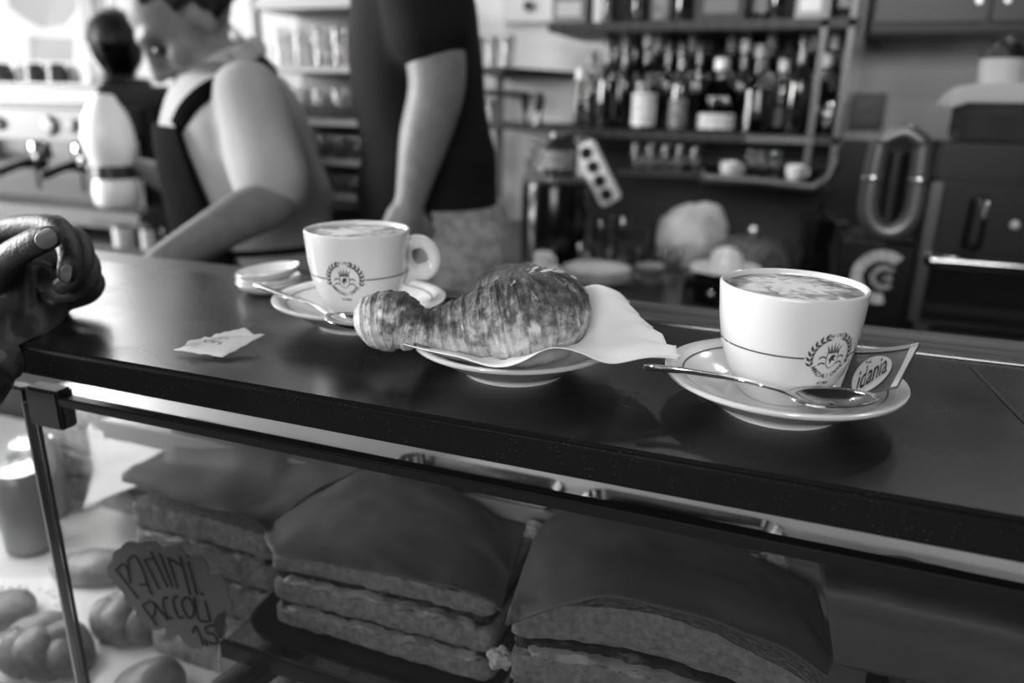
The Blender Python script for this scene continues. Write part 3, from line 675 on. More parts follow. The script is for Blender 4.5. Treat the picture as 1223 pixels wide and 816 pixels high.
# ------------------------------------------------------------------ price card
zx = lambda L: [(x/4.077, 640+y/4.077) for x, y in L]
PY = .437
card = thing('price_card', 'grey cloud shaped price card lettered PANINI PICCOLI 1,5', 'price card', at(205, 700, PY)); o = V(card.location)
def lobes(L, n=7):
    """scalloped outline through the notch points L"""
    out = []; c = V((sum(p[0] for p in L)/len(L), sum(p[1] for p in L)/len(L)))
    for i in range(len(L)):
        a, b = V(L[i]), V(L[(i+1) % len(L)]); m_ = (a+b)/2; d = b-a; nn = V((d.y, -d.x)).normalized()
        if nn.dot(m_-c) < 0: nn = -nn
        for k in range(n):
            t = k/n; out.append(a+d*t+nn*d.length*.26*math.sin(PI*t)**.8)
    return out
notch = zx([(545, 215), (548, 120), (585, 62), (672, 42), (785, 62), (905, 95), (1015, 180), (1108, 285), (1085, 410), (1068, 500), (1000, 540), (880, 488)])
tail = zx([(868, 482), (832, 506), (783, 512), (808, 482), (803, 446)])
notch2 = zx([(803, 446), (690, 415), (668, 350), (605, 265)])
L1 = lobes(notch)[:-7]; L2 = lobes(notch2)[:-7]
outl = [tuple(p) for p in L1]+tail+[tuple(p) for p in L2]
P = [at(x, y, PY) for x, y in outl]; n = len(P)
b = MB().add([p-o for p in P]+[p+V((0, .0012, 0))-o for p in P], [tuple(range(n)), tuple(range(2*n-1, n-1, -1))]+[(i, (i+1) % n, n+(i+1) % n, n+i) for i in range(n)])
part('board', b, mat('card_grey', 132, .55), card, smooth=False)
z5 = lambda L: [(125+x/5.4375, 640+y/5.4375) for x, y in L]
strokes = [[(72, 222), (215, 406)], [(72, 222), (122, 186), (150, 230), (165, 305)], [(165, 300), (150, 165), (195, 133), (240, 210), (295, 365)], [(228, 318), (275, 315)],
 [(258, 158), (350, 342)], [(258, 158), (305, 150)], [(300, 110), (405, 328)], [(358, 122), (438, 328)], [(412, 145), (472, 335)], [(412, 145), (505, 200)], [(490, 140), (552, 378)], [(542, 172), (598, 378)], [(536, 132), (544, 138)], [(628, 378), (636, 383)],
 [(245, 455), (335, 582)], [(245, 455), (290, 425), (325, 450), (325, 500), (305, 540)], [(298, 372), (306, 378)], [(322, 440), (408, 548)], [(405, 403), (380, 410), (385, 470), (410, 530), (435, 535)], [(470, 395), (446, 405), (452, 465), (480, 530), (510, 530)],
 [(500, 430), (530, 400), (565, 430), (580, 500), (560, 535), (530, 515), (506, 465), (500, 430)], [(582, 405), (612, 545), (685, 555)], [(652, 432), (685, 555)], [(572, 628), (592, 590), (640, 705)], [(655, 680), (665, 715)], [(705, 582), (655, 595), (668, 635), (705, 640), (735, 690), (702, 702), (680, 690)]]
M_ink = mat('marker_ink', 10, .5)
for k, s in enumerate(strokes):
    q = crom([at(x, y, PY-.0008)-o for x, y in z5(s)], 4)
    part('lettering', MB().tube([V(p) for p in q], .00125, 6, flat=.35, ref=V((0, 1, 0)), round_ends=True), M_ink, card)
part('corner_patch', MB().add([at(x, y, PY-.0005)-o for x, y in z5([(790, 480), (735, 510), (705, 560), (715, 615), (745, 668), (765, 670)])], [tuple(range(6))]), mat('card_dark', 60, .6), card, smooth=False)
pt = at(262, 786, PY+.004)-o
part('clip_stand', MB().tube([at(270, 715, PY+.004)-o, at(268, 745, PY+.004)-o, pt, V((pt.x, pt.y, FZ-o.z+.003))], .0016, 8), mat('clip_white', 200, .4), card)
part('clip_foot', MB().box((pt.x, pt.y+.004, FZ-o.z+.003), (.03, .022, .004)), mat('clip_white', 200, .4), card, bevel=.001)
# ------------------------------------------------------------------ pastries on the case floor

fl = mat('pastry_paper', 232, .6)
q = [(-30, 690), (70, 690), (300, 720), (330, 816), (300, 900), (-60, 900)]
b = MB(); pp = [atz(x, y, -.3948) for x, y in q]; pp = [V((p.x, max(p.y, .412), p.z)) for p in pp]; b.add(pp, [tuple(range(len(q)))])
ob = solo('lining_paper', b, fl, 'white lining paper under the pastries on the case floor', 'paper', smooth=False); solidify(ob, .001, 1)
M_bun = mat('bun_crust', 150, .4, v2=105, nscale=30, bump=.3, bscale=120)
def braid(c, L_, wd, rz, label, cross=1.7):
    t = thing('braided_bun', label, 'bun', c, 'braided buns in the case', rz)
    for s in range(3):
        q = []
        for k in range(41):
            u = k/40; a = u*cross*2*PI/1.5+s*2*PI/3; e = math.sin(PI*(u*.92+.04))**.5
            q.append((V(((u-.5)*L_, wd*.40*e*math.sin(a), .022*e*wd/.055+.009*e*math.sin(2*a))), (.0195*e+.003)*wd/.055))
        b = MB(); b.tube([p for p, r in q], [r for p, r in q], 12, round_ends=True); b.v = [V((p.x, p.y, max(p.z, .0012))) for p in b.v]; part('strand', b, M_bun, t)
    return t
braid(V((-.698, .450, FZ)), .100, .048, .06, 'braided bun with thick strands in front of the other pastries')
braid(V((-.657, .522, FZ)), .082, .044, -.1, 'braided bun behind the corner post next to the price card')
def bun(c, r, label, seed, sx=1., sz=.6, rz=0.):
    b = MB(); b.ell((0, 0, 0), (r*sx, r, r*sz), n=28, m=18)
    b.v = [V((p.x, p.y, max(p.z, -r*sz*.55)+r*sz*.55))*(1+.07*noise.noise(p*(1.5/r)+V((seed, 0, 0)))) for p in b.v]
    solo('bread_roll', b, M_bun, label, 'roll', c, 'rolls in the case', rz=rz, sharp=0)
bun(V((-.553, .450, FZ+.0012)), .036, 'round smooth roll below the price card', 2)
bun(V((-.772, .580, FZ+.0012)), .028, 'long pale roll behind the braided bun', 4, 2.0, .8, .35)
bun(V((-.80, .485, FZ+.0012)), .03, 'round roll on sugar dusted paper beside the long pale roll', 6)
bun(V((-.345, .545, FZ+.0012)), .034, 'round roll on the case floor under the black tray', 8)
bun(V((-.392, .470, FZ+.0012)), .028, 'small round roll on the case floor beside the shelf bearer', 9)
b = MB()
for k in range(240):
    x, y = random.uniform(-20, 70), random.uniform(700, 800); p = atz(x, y, -.3925); s = random.uniform(.0012, .004)
    if p.y < .412 or any(((p.x-a)/.052)**2+((p.y-c)/.044)**2 < 1 for a, c in ((-.690, .447), (-.657, .522), (-.80, .485))): continue
    b.box(p, (s, s*random.uniform(.6, 1.2), s*.8), rotM('Z', random.random()*3))
ob = link('sugar_crumbs', b.mesh('sugar_crumbs', smooth=False), mat('sugar', 240, .7)); ob['kind'] = 'stuff'; tag(ob, 'white sugar crumbs scattered on the lining paper', 'crumbs')
p0, p1 = atz(262, 835, -.30), atz(368, 757, -.30); d = (p1-p0).normalized(); n = V((-d.y, d.x, 0))
for off, mm, nm in ((0, M_steel, 'shelf_bearer'), (.012, mat('bearer_pale', 190, .35, .5), 'shelf_bearer'), (-.010, M_dark, 'shelf_bearer')):
    M4 = basisM(((p0+p1)/2+n*off)-V((0, .6, 0)), d, n, (0, 0, 1))
    b = MB().box((0, 0, 0), ((p1-p0).length, .009, .012+abs(off)*.3)).xf(M4); part(nm, b, mm, case, bevel=.0015)
# drinks cans in the neighbouring case
for k, (x, y, Y, v) in enumerate(((-.905, 0, .60, 120), (-.965, 0, .665, 165), (-1.02, 0, .60, 90))):
    p = V((x, Y, 0)); t = thing('drinks_can', ('grey', 'pale', 'dark')[k]+' drinks can standing in the next case past the corner post', 'can', (p.x, p.y, FZ), 'drinks cans in the next case')
    part('can_body', MB().lathe([(0, 0), (.026, 0), (.033, .008), (.033, .105), (.027, .115), (.0, .114)], 28), mat('can_%d' % v, v, .3, .4), t)
    part('lid', MB().lathe([(0, .1145), (.026, .1145), (.027, .1165), (.025, .1165), (.024, .115), (0, .115)], 28), M_chrome, t)
# ------------------------------------------------------------------ customer's hand at the corner of the counter
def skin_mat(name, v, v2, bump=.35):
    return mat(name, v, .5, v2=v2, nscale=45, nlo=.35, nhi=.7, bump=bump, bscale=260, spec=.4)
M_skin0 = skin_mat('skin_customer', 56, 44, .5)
hand = thing('person', 'customer reaching in from the side with a loosely closed fist held over the counter', 'person', at(-60, 440, .37)); o = V(hand.location)
def L(*spec): return [(at(x, y, Y)-o, r) for x, y, Y, r in spec]
b = MB()
b.limb(L((-45, 285, .455, .0115), (-5, 275, .452, .0105), (38, 268, .446, .0098), (66, 271, .440, .0100), (78, 287, .433, .0092), (84, 308, .426, .0086), (80, 327, .421, .0078)), 14)       # index
b.limb(L((-30, 300, .478, .012), (20, 287, .476, .0105), (72, 280, .470, .0098), (92, 286, .465, .0095), (100, 306, .456, .0088), (94, 327, .446, .0082), (74, 342, .438, .0075)), 14)       # middle
b.limb(L((-20, 320, .490, .012), (40, 306, .488, .0105), (88, 304, .484, .0096), (105, 312, .478, .0092), (107, 332, .468, .0086), (92, 348, .456, .0080), (68, 355, .448, .0072)), 14)      # ring
b.limb(L((-10, 345, .494, .012), (50, 330, .496, .0098), (98, 328, .494, .0086), (114, 336, .488, .0083), (108, 351, .478, .0078), (88, 360, .468, .0072), (70, 364, .462, .0066)), 14)      # little finger
b.limb(L((-50, 372, .415, .021), (-22, 340, .408, .0175), (4, 314, .402, .0125), (26, 298, .398, .0108), (46, 288, .396, .0104), (60, 283, .396, .0088)), 16)                                # thumb
b.limb(L((5, 312, .465, .022), (12, 345, .458, .026), (8, 380, .435, .029), (-8, 412, .405, .029), (-40, 455, .358, .029), (-130, 560, .28, .036), (-240, 690, .19, .042)), 18)          # palm, wrist, forearm
b.limb(L((52, 332, .478, .016), (60, 352, .466, .017), (52, 376, .444, .018), (36, 398, .418, .019), (8, 425, .385, .020)), 14)                                                              # heel of the hand
b.limb(L((12, 330, .43, .017), (14, 356, .424, .020), (8, 390, .408, .022), (-5, 415, .385, .022)), 14)                                                                                       # thumb mound
b.limb(L((50, 335, .452, .014), (70, 348, .452, .012)), 12)
me = remeshed(b, .0015, 6)
for v in me.vertices:                                        # the wrist presses against the edge of the counter
    q = v.co+o
    if q.y > CF-.0004 and q.z < T+.0002:
        if q.y < .412: v.co.y = CF-.0004-o.y
        else: v.co.z = T+.0002-o.z
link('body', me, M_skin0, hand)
M_nail = mat('fingernail', 80, .45)
def nail(px_, py_, Y, rx, rz, ang, yaw=0., tilt=0.):
    c = at(px_, py_, Y)-o; b = MB(); n = 14
    x = RT*math.cos(ang)+UP*math.sin(ang); u = -RT*math.sin(ang)+UP*math.cos(ang); f = -FW
    x = (x+f*yaw).normalized(); u = (u+f*tilt).normalized()
    b.grid(n, 10, lambda i, j: (lambda a, r: c+x*rx*r*math.copysign(abs(math.cos(a))**.8, math.cos(a))+u*rz*r*math.copysign(abs(math.sin(a))**.8, math.sin(a))+f*(.0024*(1-(r*math.sin(a))**2)))(2*PI*i, .02+.98*j))
    ob = part('fingernail', b, M_nail, hand); solidify(ob, .0006)
nail(57, 285, .3885, .0085, .0070, .45, .1, .1)
nail(81, 327, .4135, .0048, .0068, -.15, .15, 0)
b = MB(); sl = L((-100, 510, .315, .040), (-150, 570, .27, .046), (-240, 690, .19, .052), (-300, 770, .14, .055))
b.limb(sl, 18); link('sleeve', remeshed(b, .004, 4), mat('sleeve_dark', 40, .8, spec=.12), hand)
# ------------------------------------------------------------------ people behind the bar
def tors(c, F, a, bq, n=28, sq=2.4):
    """torso cross-section: half width a (sideways), half depth bq (fore and aft)"""
    F = V(F).normalized(); S = V((-F.y, F.x, 0)); out = []
    for j in range(n):
        t = 2*PI*j/n; ct, st = math.cos(t), math.sin(t)
        out.append(V(c)+F*bq*math.copysign(abs(ct)**(2/sq), ct)+S*a*math.copysign(abs(st)**(2/sq), st))
    return out
def head_mb(mb, c, F, tilt, s=1.):
    """head centred at c looking along F, tipped down by tilt; returns the head matrix"""
    F = V(F).normalized(); S = V((-F.y, F.x, 0)); f = F*math.cos(tilt)-V((0, 0, 1))*math.sin(tilt); u = V((0, 0, 1))*math.cos(tilt)+F*math.sin(tilt)
    M3 = Matrix((f, S, u)).transposed(); P = lambda x, y, z: V(c)+M3 @ V((x*s, y*s, z*s)); E = lambda p, r: mb.ell(P(*p), [k*s for k in r], M3, 20, 14)
    E((-.012, 0, .035), (.098, .077, .088)); E((.030, 0, -.045), (.062, .057, .075)); E((.062, 0, -.098), (.026, .030, .022)); E((.074, 0, .030), (.024, .050, .016))
    for k in (-1, 1):
        E((.058, k*.042, -.022), (.026, .022, .020)); E((-.008, k*.078, -.008), (.018, .008, .032))
    mb.limb([(P(.088, 0, .018), .010*s), (P(.104, 0, -.010), .011*s), (P(.113, 0, -.030), .014*s)]); E((.098, 0, -.037), (.014, .020, .010))
    E((.088, 0, -.062), (.013, .026, .007)); E((.085, 0, -.074), (.013, .022, .008))
    return P, M3, u
def hair_mb(P, seed, front=.045, low=-.05):
    b = MB(); n, m_ = 36, 18; V_, F_ = [], []
    def f(i, j):
        th = PI*.8*j; ph = 2*PI*i; x, y, z = math.sin(th)*math.cos(ph), math.sin(th)*math.sin(ph), math.cos(th); r = 1+.02*noise.noise(V((x*9, y*9, z*9+seed)))
        return P(-.014+.104*x*r, .083*y*r, .037+.094*z*r)
    b.grid(n, m_, f); keep = []
    for q in b.f:
        j = (q[0] // (n+1)); i = q[0] % (n+1); ph = 2*PI*(i+.5)/n; th = PI*.8*(j+.5)/m_
        fr = math.cos(ph)
        if th < (.80 if fr > .6 else 1.25 if fr > .3 else 1.65 if fr > .0 else 2.3): keep.append(q)
    b.f = keep; return b
def fingers(mb, w_, d, nrm, s=1., curl=.5, thumb=.4):
    """hand at wrist w_ pointing along d, palm normal nrm: palm, four unequal fingers and a thumb"""
    d = V(d).normalized(); nrm = (V(nrm)-d*V(nrm).dot(d)).normalized(); sd = d.cross(nrm)
    mb.limb([(w_, .025*s), (w_+d*.035*s, .028*s), (w_+d*.075*s, .027*s)]); mb.limb([(w_+d*.03*s+sd*.015*s, .018*s), (w_+d*.085*s+sd*.026*s, .013*s)]); mb.limb([(w_+d*.03*s-sd*.015*s, .018*s), (w_+d*.08*s-sd*.028*s, .013*s)])
    for k, (off, ln) in enumerate(((.030, .072), (.010, .082), (-.010, .076), (-.030, .060))):
        p = w_+d*(.088-.004*abs(k-1))*s+sd*off*s; sp = [(p, .0098*s)]; a = curl*.5; q = p
        for L_ in (.45, .32, .23):
            q = q+(d*math.cos(a)+nrm*math.sin(a))*ln*L_*s; sp.append((q, .0088*s)); a += curl
        mb.limb(sp, 10, 3)
    p = w_+d*.03*s+sd*.026*s; mb.limb([(p, .014*s), (p+(d*.6+sd*.7+nrm*.75*thumb).normalized()*.035*s, .0115*s), (p+(d*.85+sd*.62+nrm*1.25*thumb).normalized()*.066*s, .0095*s)], 10, 4)
    return mb
M_skin = skin_mat('skin_barman', 120, 106)
M_shirt = mat('shirt_white', 168, .8, spec=.12, bump=.3, bscale=14, v2=158, nscale=6)
M_apron = mat('apron_black', 9, .95, spec=.05, v2=13, nscale=30)
M_trs = mat('trousers_black', 10, .8, spec=.12)
M_eye = mat('eye_dark', 30, .2)
M_shoe = mat('shoe_black', 20, .4)
def leg_mb(hip, knee, ankle, rs=(.085, .06, .045)): return MB().limb([(hip, rs[0]), (V(hip).lerp(V(knee), .5), rs[0]*.93), (knee, rs[1]), (V(knee).lerp(V(ankle), .35), rs[1]*1.02), (ankle, rs[2])], 16)
def shoe_mb(a, F):
    F = V(F).normalized(); b = MB(); b.limb([(V((a.x, a.y, PZ+.045))-F*.04, .040), (V((a.x, a.y, PZ+.040))+F*.05, .040), (V((a.x, a.y, PZ+.03))+F*.13, .032)], 14)
    b.v = [V((p.x, p.y, max(p.z, PZ+.002))) for p in b.v]; return b
jug_o = at(141, 247, 1.47); js = px(jug_o)
JUG = crom([(0, 0), (16, 0), (23, 4), (25, 16), (23, 30), (20, 44), (24, 55), (28, 70), (28, 86), (24, 104), (15, 120), (11, 127), (0, 128)], 3); JUG = [(max(r, 0)*js, z*js) for r, z in JUG]
def jug_r(z):
    best = 0.
    for (r0, z0), (r1, z1) in zip(JUG, JUG[1:]):
        if min(z0, z1) <= z <= max(z0, z1) and z1 != z0: best = max(best, r0+(r1-r0)*(z-z0)/(z1-z0))
    if 33*js < z < 49*js: best = max(best, 23.4*js)
    return best
# ---- barman in white shirt and apron, bending over the work
F1 = V((-.62, -.78, 0)).normalized(); S1 = V((-F1.y, F1.x, 0))
hips, waist, belly, chest, shld, neck, hc = at(318, 350, 1.34), at(306, 296, 1.33), at(300, 235, 1.31), at(283, 165, 1.30), at(275, 100, 1.30), at(266, 66, 1.29), at(226, 24, 1.24)
bar1 = thing('person', 'barman in white short sleeved shirt and black bib apron bending over his work', 'person', V((hips.x, hips.y, PZ))); o1 = V(bar1.location); R1 = lambda L_: [[p-o1 for p in r] for r in L_]
rings = [(hips, .165, .13), (waist, .170, .142), (belly, .180, .150), (chest, .195, .138), (chest.lerp(shld, .55), .190, .125), (shld, .150, .100), (neck, .07, .062)]
rs = crom([tuple(c)+(a, q) for c, a, q in rings], 4)
sh1 = shld+S1*.165+V((0, 0, -.035)); el1 = at(328, 236, 1.13); wr1 = at(200, 309, .90); fw1 = at(172, 326, .86)
sh1r = shld-S1*.165+V((0, 0, -.035)); el1r = at(228, 225, 1.56); jg = at(141, 205, 1.47); vd = (jg-CAM).normalized(); vd = V((vd.x, vd.y, 0)).normalized(); hr = V((vd.y, -vd.x, 0)); wr1r = jg+vd*.080+hr*.055
b = MB(); b.loft([tors(c[:3], F1, c[3]*.94, c[4]*.94) for c in rs])
b.limb([(shld-V((0, 0, .03)), .06), (neck, .056), (hc-F1*.035-V((0, 0, .05)), .055)])
Pm, M3, u_ = head_mb(b, hc, F1, .75, 1.04)
b.limb([(sh1, .056), (sh1.lerp(el1, .5), .050), (el1, .044), (el1.lerp(wr1, .3), .043), (el1.lerp(wr1, .7), .034), (wr1, .027)], 16)
fingers(b, wr1, fw1-wr1+V((0, 0, -.01)), V((.3, .3, -1)), 1., .35)
b.limb([(sh1r, .056), (sh1r.lerp(el1r, .5), .048), (el1r, .042), (el1r.lerp(wr1r, .4), .040), (wr1r, .028)], 16)
jug = at(141, 170, 1.48)
fingers(b, wr1r, -hr, -vd, .95, .92, 0.)
for k in (-1, 1): b.limb([(hips+S1*.085*k, .08), (hips+S1*.085*k+V((0, 0, -.25)), .07), (V((hips.x, hips.y, PZ+.10))+S1*.10*k, .045), (V((hips.x, hips.y, PZ+.05))+S1*.10*k+F1*.05, .035)], 14)
b.v = [p-o1 for p in b.v]; me = remeshed(b, .0065, 3)
for v in me.vertices:                                        # palm and fingers press against the jug
    q = v.co+o1-jug_o; d = math.hypot(q.x, q.y)
    if -.01 < q.z < .3 and d < .09:
        r = jug_r(q.z)+.0006
        if r > .001 and d < r and d > 1e-5: v.co.x += q.x/d*(r-d); v.co.y += q.y/d*(r-d)
link('body', me, M_skin, bar1)
for k in (-1, 1): part('eye', MB().ell(Pm(.083, k*.031, -.001)-o1, (.011, .011, .011), n=10, m=8), M_eye, bar1)
h = hair_mb(Pm, 3.); h.v = [p-o1 for p in h.v]; solidify(part('hair', h, mat('hair_grey', 42, .7, v2=24, nscale=80, spec=.2), bar1, sharp=0), .008, 1)
b = MB(); b.loft([tors(c[:3], F1, c[3]*1.04, c[4]*1.05) for c in rs[2:-3]])
for s_, e_ in ((sh1, el1), (sh1r, el1r)): b.limb([(s_-V((0, 0, -.01)), .068), (s_.lerp(e_, .45), .068), (s_.lerp(e_, .86), .066)], 16)
b.v = [p-o1 for p in b.v]; me = remeshed(b, .008, 5)
for v in me.vertices:                                    # soft folds in the cloth
    q = v.co; v.co += v.normal*(.006*noise.noise(V((q.x*9, q.y*9, q.z*5)))+.004*noise.noise(V((q.x*4+q.z*16, q.y*4, q.z*9))))
shirt = link('shirt', me, M_shirt, bar1)
col_ = [neck+V((0, 0, -.012))+(S1*math.cos(t)*.072+F1*math.sin(t)*.068)+V((0, 0, -.030*math.sin(t))) for t in [2*PI*k/24 for k in range(25)]]
ob = MB().tube([p-o1 for p in col_], .016, 8, flat=1.4, ref=V((0, 0, 1))); c2 = link('collar', ob.mesh('collar'), M_shirt, shirt)
part('collar_button', MB().ell(at(281, 42, 1.22)-o1, (.011, .011, .011)), mat('button', 235, .3), bar1)
# apron: bib, skirt, straps
def on_t(t, ph, k=1.085):
    i = min(int(t), len(rs)-2); f_ = t-i; c = [a+(q-a)*f_ for a, q in zip(rs[i], rs[i+1])]
    ct, st = math.cos(ph), math.sin(ph); return V(c[:3])+F1*c[4]*k*math.copysign(abs(ct)**.83, ct)+S1*c[3]*k*math.copysign(abs(st)**.83, st)-o1
solidify(part('apron_bib', MB().grid(16, 18, lambda u, v: on_t(2+v*11.5, (u-.5)*2*(1.25-.65*v))), M_apron, bar1, sharp=0), .006, 1)
def skirt(u, v):
    p = on_t(3.2, (u-.5)*2*1.9, 1.10); q = p.copy(); q.z = q.z*(1-v)+(.42-.0)*v; return q+(p-V((0, 0, p.z)))*.10*v
solidify(part('apron_skirt', MB().grid(26, 10, skirt), M_apron, bar1, sharp=0), .005, 1)
for k, (ph) in ((1, .55), (-1, -.55)):
    q = [on_t(13.5, ph, 1.08), on_t(16.5, ph*1.35, 1.10), on_t(19.5, ph*2.1, 1.14), on_t(21.5, ph*3.6, 1.22), neck-o1-F1*.07+S1*.03*k+V((0, 0, .0))]
    part('apron_strap', MB().tube([V(x) for x in crom(q, 5)], .017, 8, flat=.22, ref=(on_t(16, ph)-(rs and (V(rs[16][:3])-o1)))), M_apron, bar1)
part('apron_tie', MB().grid(40, 2, lambda u, v: on_t(4.6+.5*v, 2*PI*u, 1.10)), M_apron, bar1)
for k in (-1, 1):
    h_ = hips+S1*.085*k; a_ = V((hips.x, hips.y, PZ+.09))+S1*.10*k
    b = leg_mb(h_+V((0, 0, .05)), h_.lerp(a_, .5)+F1*.02, a_, (.098, .078, .065)); b.v = [p-o1 for p in b.v]; part('trouser_leg', b, M_trs, bar1)
    b = shoe_mb(a_, F1); b.v = [p-o1 for p in b.v]; part('shoe', b, M_shoe, bar1)
b = MB().loft([tors(c[:3], F1, c[3]*1.06, c[4]*1.06) for c in rs[:4]]); b.v = [p-o1 for p in b.v]; part('waistband', b, M_trs, bar1)
# ---- second barman in dark T-shirt
F2 = V((-.90, -.43, 0)).normalized(); S2 = V((-F2.y, F2.x, 0)); Y2 = 1.33
D = lambda x, y, dy=0.: at(x, y, Y2+dy)
hips, waist, belly, chest, shld, neck, hc = D(545, 310), D(530, 255), D(513, 180), D(498, 60), D(492, -50), D(488, -105), D(478, -170)
bar2 = thing('person', 'barman in a black T-shirt and pale trousers standing with one arm hanging', 'person', V((hips.x, hips.y, PZ))); o2 = V(bar2.location)
rings = [(D(548, 360), .16, .115), (hips, .165, .122), (waist, .165, .120), (belly, .175, .118), (chest, .195, .112), (chest.lerp(shld, .6), .19, .105), (shld, .15, .085), (neck, .065, .06)]
rs2 = crom([tuple(c)+(a, q) for c, a, q in rings], 4)
sh2 = D(503, -55)+S2*.185; sh2r = D(500, -55)-S2*.185
ofs = lambda x, y, dy: at(x, y, Y2-.17+dy)
el2, mid2, wr2, hd2 = ofs(522, 98, .0), ofs(507, 165, -.01), ofs(491, 236, -.03), ofs(480, 275, -.04)
b = MB(); b.loft([tors(c[:3], F2, c[3]*.93, c[4]*.93) for c in rs2])
b.limb([(shld, .06), (neck, .055), (hc-F2*.02-V((0, 0, .06)), .055)]); Pm, M3, u_ = head_mb(b, hc, F2, .15, 1.)
b.limb([(sh2, .058), (sh2.lerp(el2, .55), .054), (el2, .047), (mid2, .042), (mid2.lerp(wr2, .6), .033), (wr2, .027)], 18)
fingers(b, wr2, hd2-wr2, -S2*.2+F2*.3+S2*-.6, 1., .35)
elr = sh2r+V((.03, .03, -.29)); wrr = elr+V((.02, .02, -.24))
b.limb([(sh2r, .056), (elr, .045), (elr.lerp(wrr, .5), .038), (wrr, .027)], 16); fingers(b, wrr, V((-.1, 0, -.9)), V((-.6, 0, .4)), 1., .4)
for k in (-1, 1): b.limb([(hips+S2*.085*k, .08), (hips+S2*.085*k+V((0, 0, -.35)), .06), (V((hips.x, hips.y, PZ+.10))+S2*.09*k, .045), (V((hips.x, hips.y, PZ+.05))+S2*.09*k+F2*.05, .035)], 14)
b.v = [p-o2 for p in b.v]; link('body', remeshed(b, .0065, 3), M_skin, bar2)
for k in (-1, 1): part('eye', MB().ell(Pm(.083, k*.031, -.001)-o2, (.011, .011, .011), n=10, m=8), M_eye, bar2)
h = hair_mb(Pm, 9.); h.v = [p-o2 for p in h.v]; solidify(part('hair', h, mat('hair_dark', 30, .5), bar2, sharp=0), .010, 1)
b = MB()
hem = [(D(514, 254), .178, .140), (D(510, 215), .180, .136), (belly, .185, .128), (D(502, 120), .195, .124), (chest, .202, .118), (chest.lerp(shld, .6), .196, .108), (shld, .155, .088), (shld.lerp(neck, .5), .10, .07)]
b.loft([tors(c[:3], F2, c[3], c[4]) for c in crom([tuple(c)+(a, q) for c, a, q in hem], 4)])
b.limb([(sh2, .072), (sh2.lerp(el2, .4), .072), (sh2.lerp(el2, .63), .070)], 18); b.limb([(sh2r, .07), (sh2r.lerp(elr, .6), .068)], 16)
b.v = [p-o2 for p in b.v]; me = remeshed(b, .008, 4)
for v in me.vertices:
    q = v.co; v.co += v.normal*(.006*noise.noise(V((q.x*6, q.y*6, q.z*7)))+.005*noise.noise(V((q.x*12+q.z*8, q.y*5, q.z*5))))
link('t_shirt', me, mat('tshirt_black', 24, .85, spec=.12, bump=.2, bscale=200), bar2)
M_tr2 = mat('trousers_pale', 150, .85, v2=120, nscale=50, bump=.3, bscale=120)
b = MB().loft([tors(c[:3], F2, c[3]*1.02, c[4]*1.03) for c in rs2[:10]]); b.v = [p-o2 for p in b.v]; part('trousers_seat', b, M_tr2, bar2)
for k in (-1, 1):
    h_ = hips+S2*.085*k; a_ = V((hips.x, hips.y, PZ+.09))+S2*.09*k
    b = leg_mb(h_+V((0, 0, .02)), h_.lerp(a_, .5), a_, (.105, .085, .07)); b.v = [p-o2 for p in b.v]; part('trouser_leg', b, M_tr2, bar2)
    b = shoe_mb(a_, F2); b.v = [p-o2 for p in b.v]; part('shoe', b, M_shoe, bar2)
# ---- the white milk jug in the barman's hand
t = thing('milk_jug', 'white rounded milk bottle gripped in the raised hand of the aproned barman', 'jug', jug_o); s = js
part('jug_body', MB().lathe(JUG, 32), mat('jug_white', 232, .3), t)
part('jug_band', MB().lathe([(21*s, 33*s), (23.4*s, 34*s), (22.4*s, 48*s), (20*s, 49*s)], 32), M_black, t)
# ------------------------------------------------------------------ back bar
sh_z0 = at(800, 160, 2.6).z
BZ = T-.23                                                   # back counter height
M_wood = mat('dark_wood', 40, .45, v2=28, nscale=8, kind='wave')
bb = thing('back_counter', 'dark back counter along the wall carrying machines and crockery', 'counter', (0, 2.1, 0))
part('worktop', MB().box2((-3.9, -.51, BZ-.03), (2.2, .50, BZ)), mat('worktop_dark', 44, .3), bb, bevel=.004)
part('splashback', MB().box2((at(700, 250, 2.6).x, .495, BZ), (2.2, .51, sh_z0)), mat('splash_tile', 14, .4), bb)
part('front_panel', MB().box2((-3.9, -.47, PZ), (2.2, -.44, BZ-.03)), M_wood, bb)
for x in (-3.88, -2.4, -.9, .6, 2.1): part('side_panel', MB().box2((x, -.44, PZ), (x+.03, .5, BZ-.03)), M_wood, bb)
def onbc(x, y, dz=0.): return atz(x, y, BZ+dz-T)
def bcY(x, Y, y0=300): p = at(x, y0, Y); return V((p.x, Y, BZ))
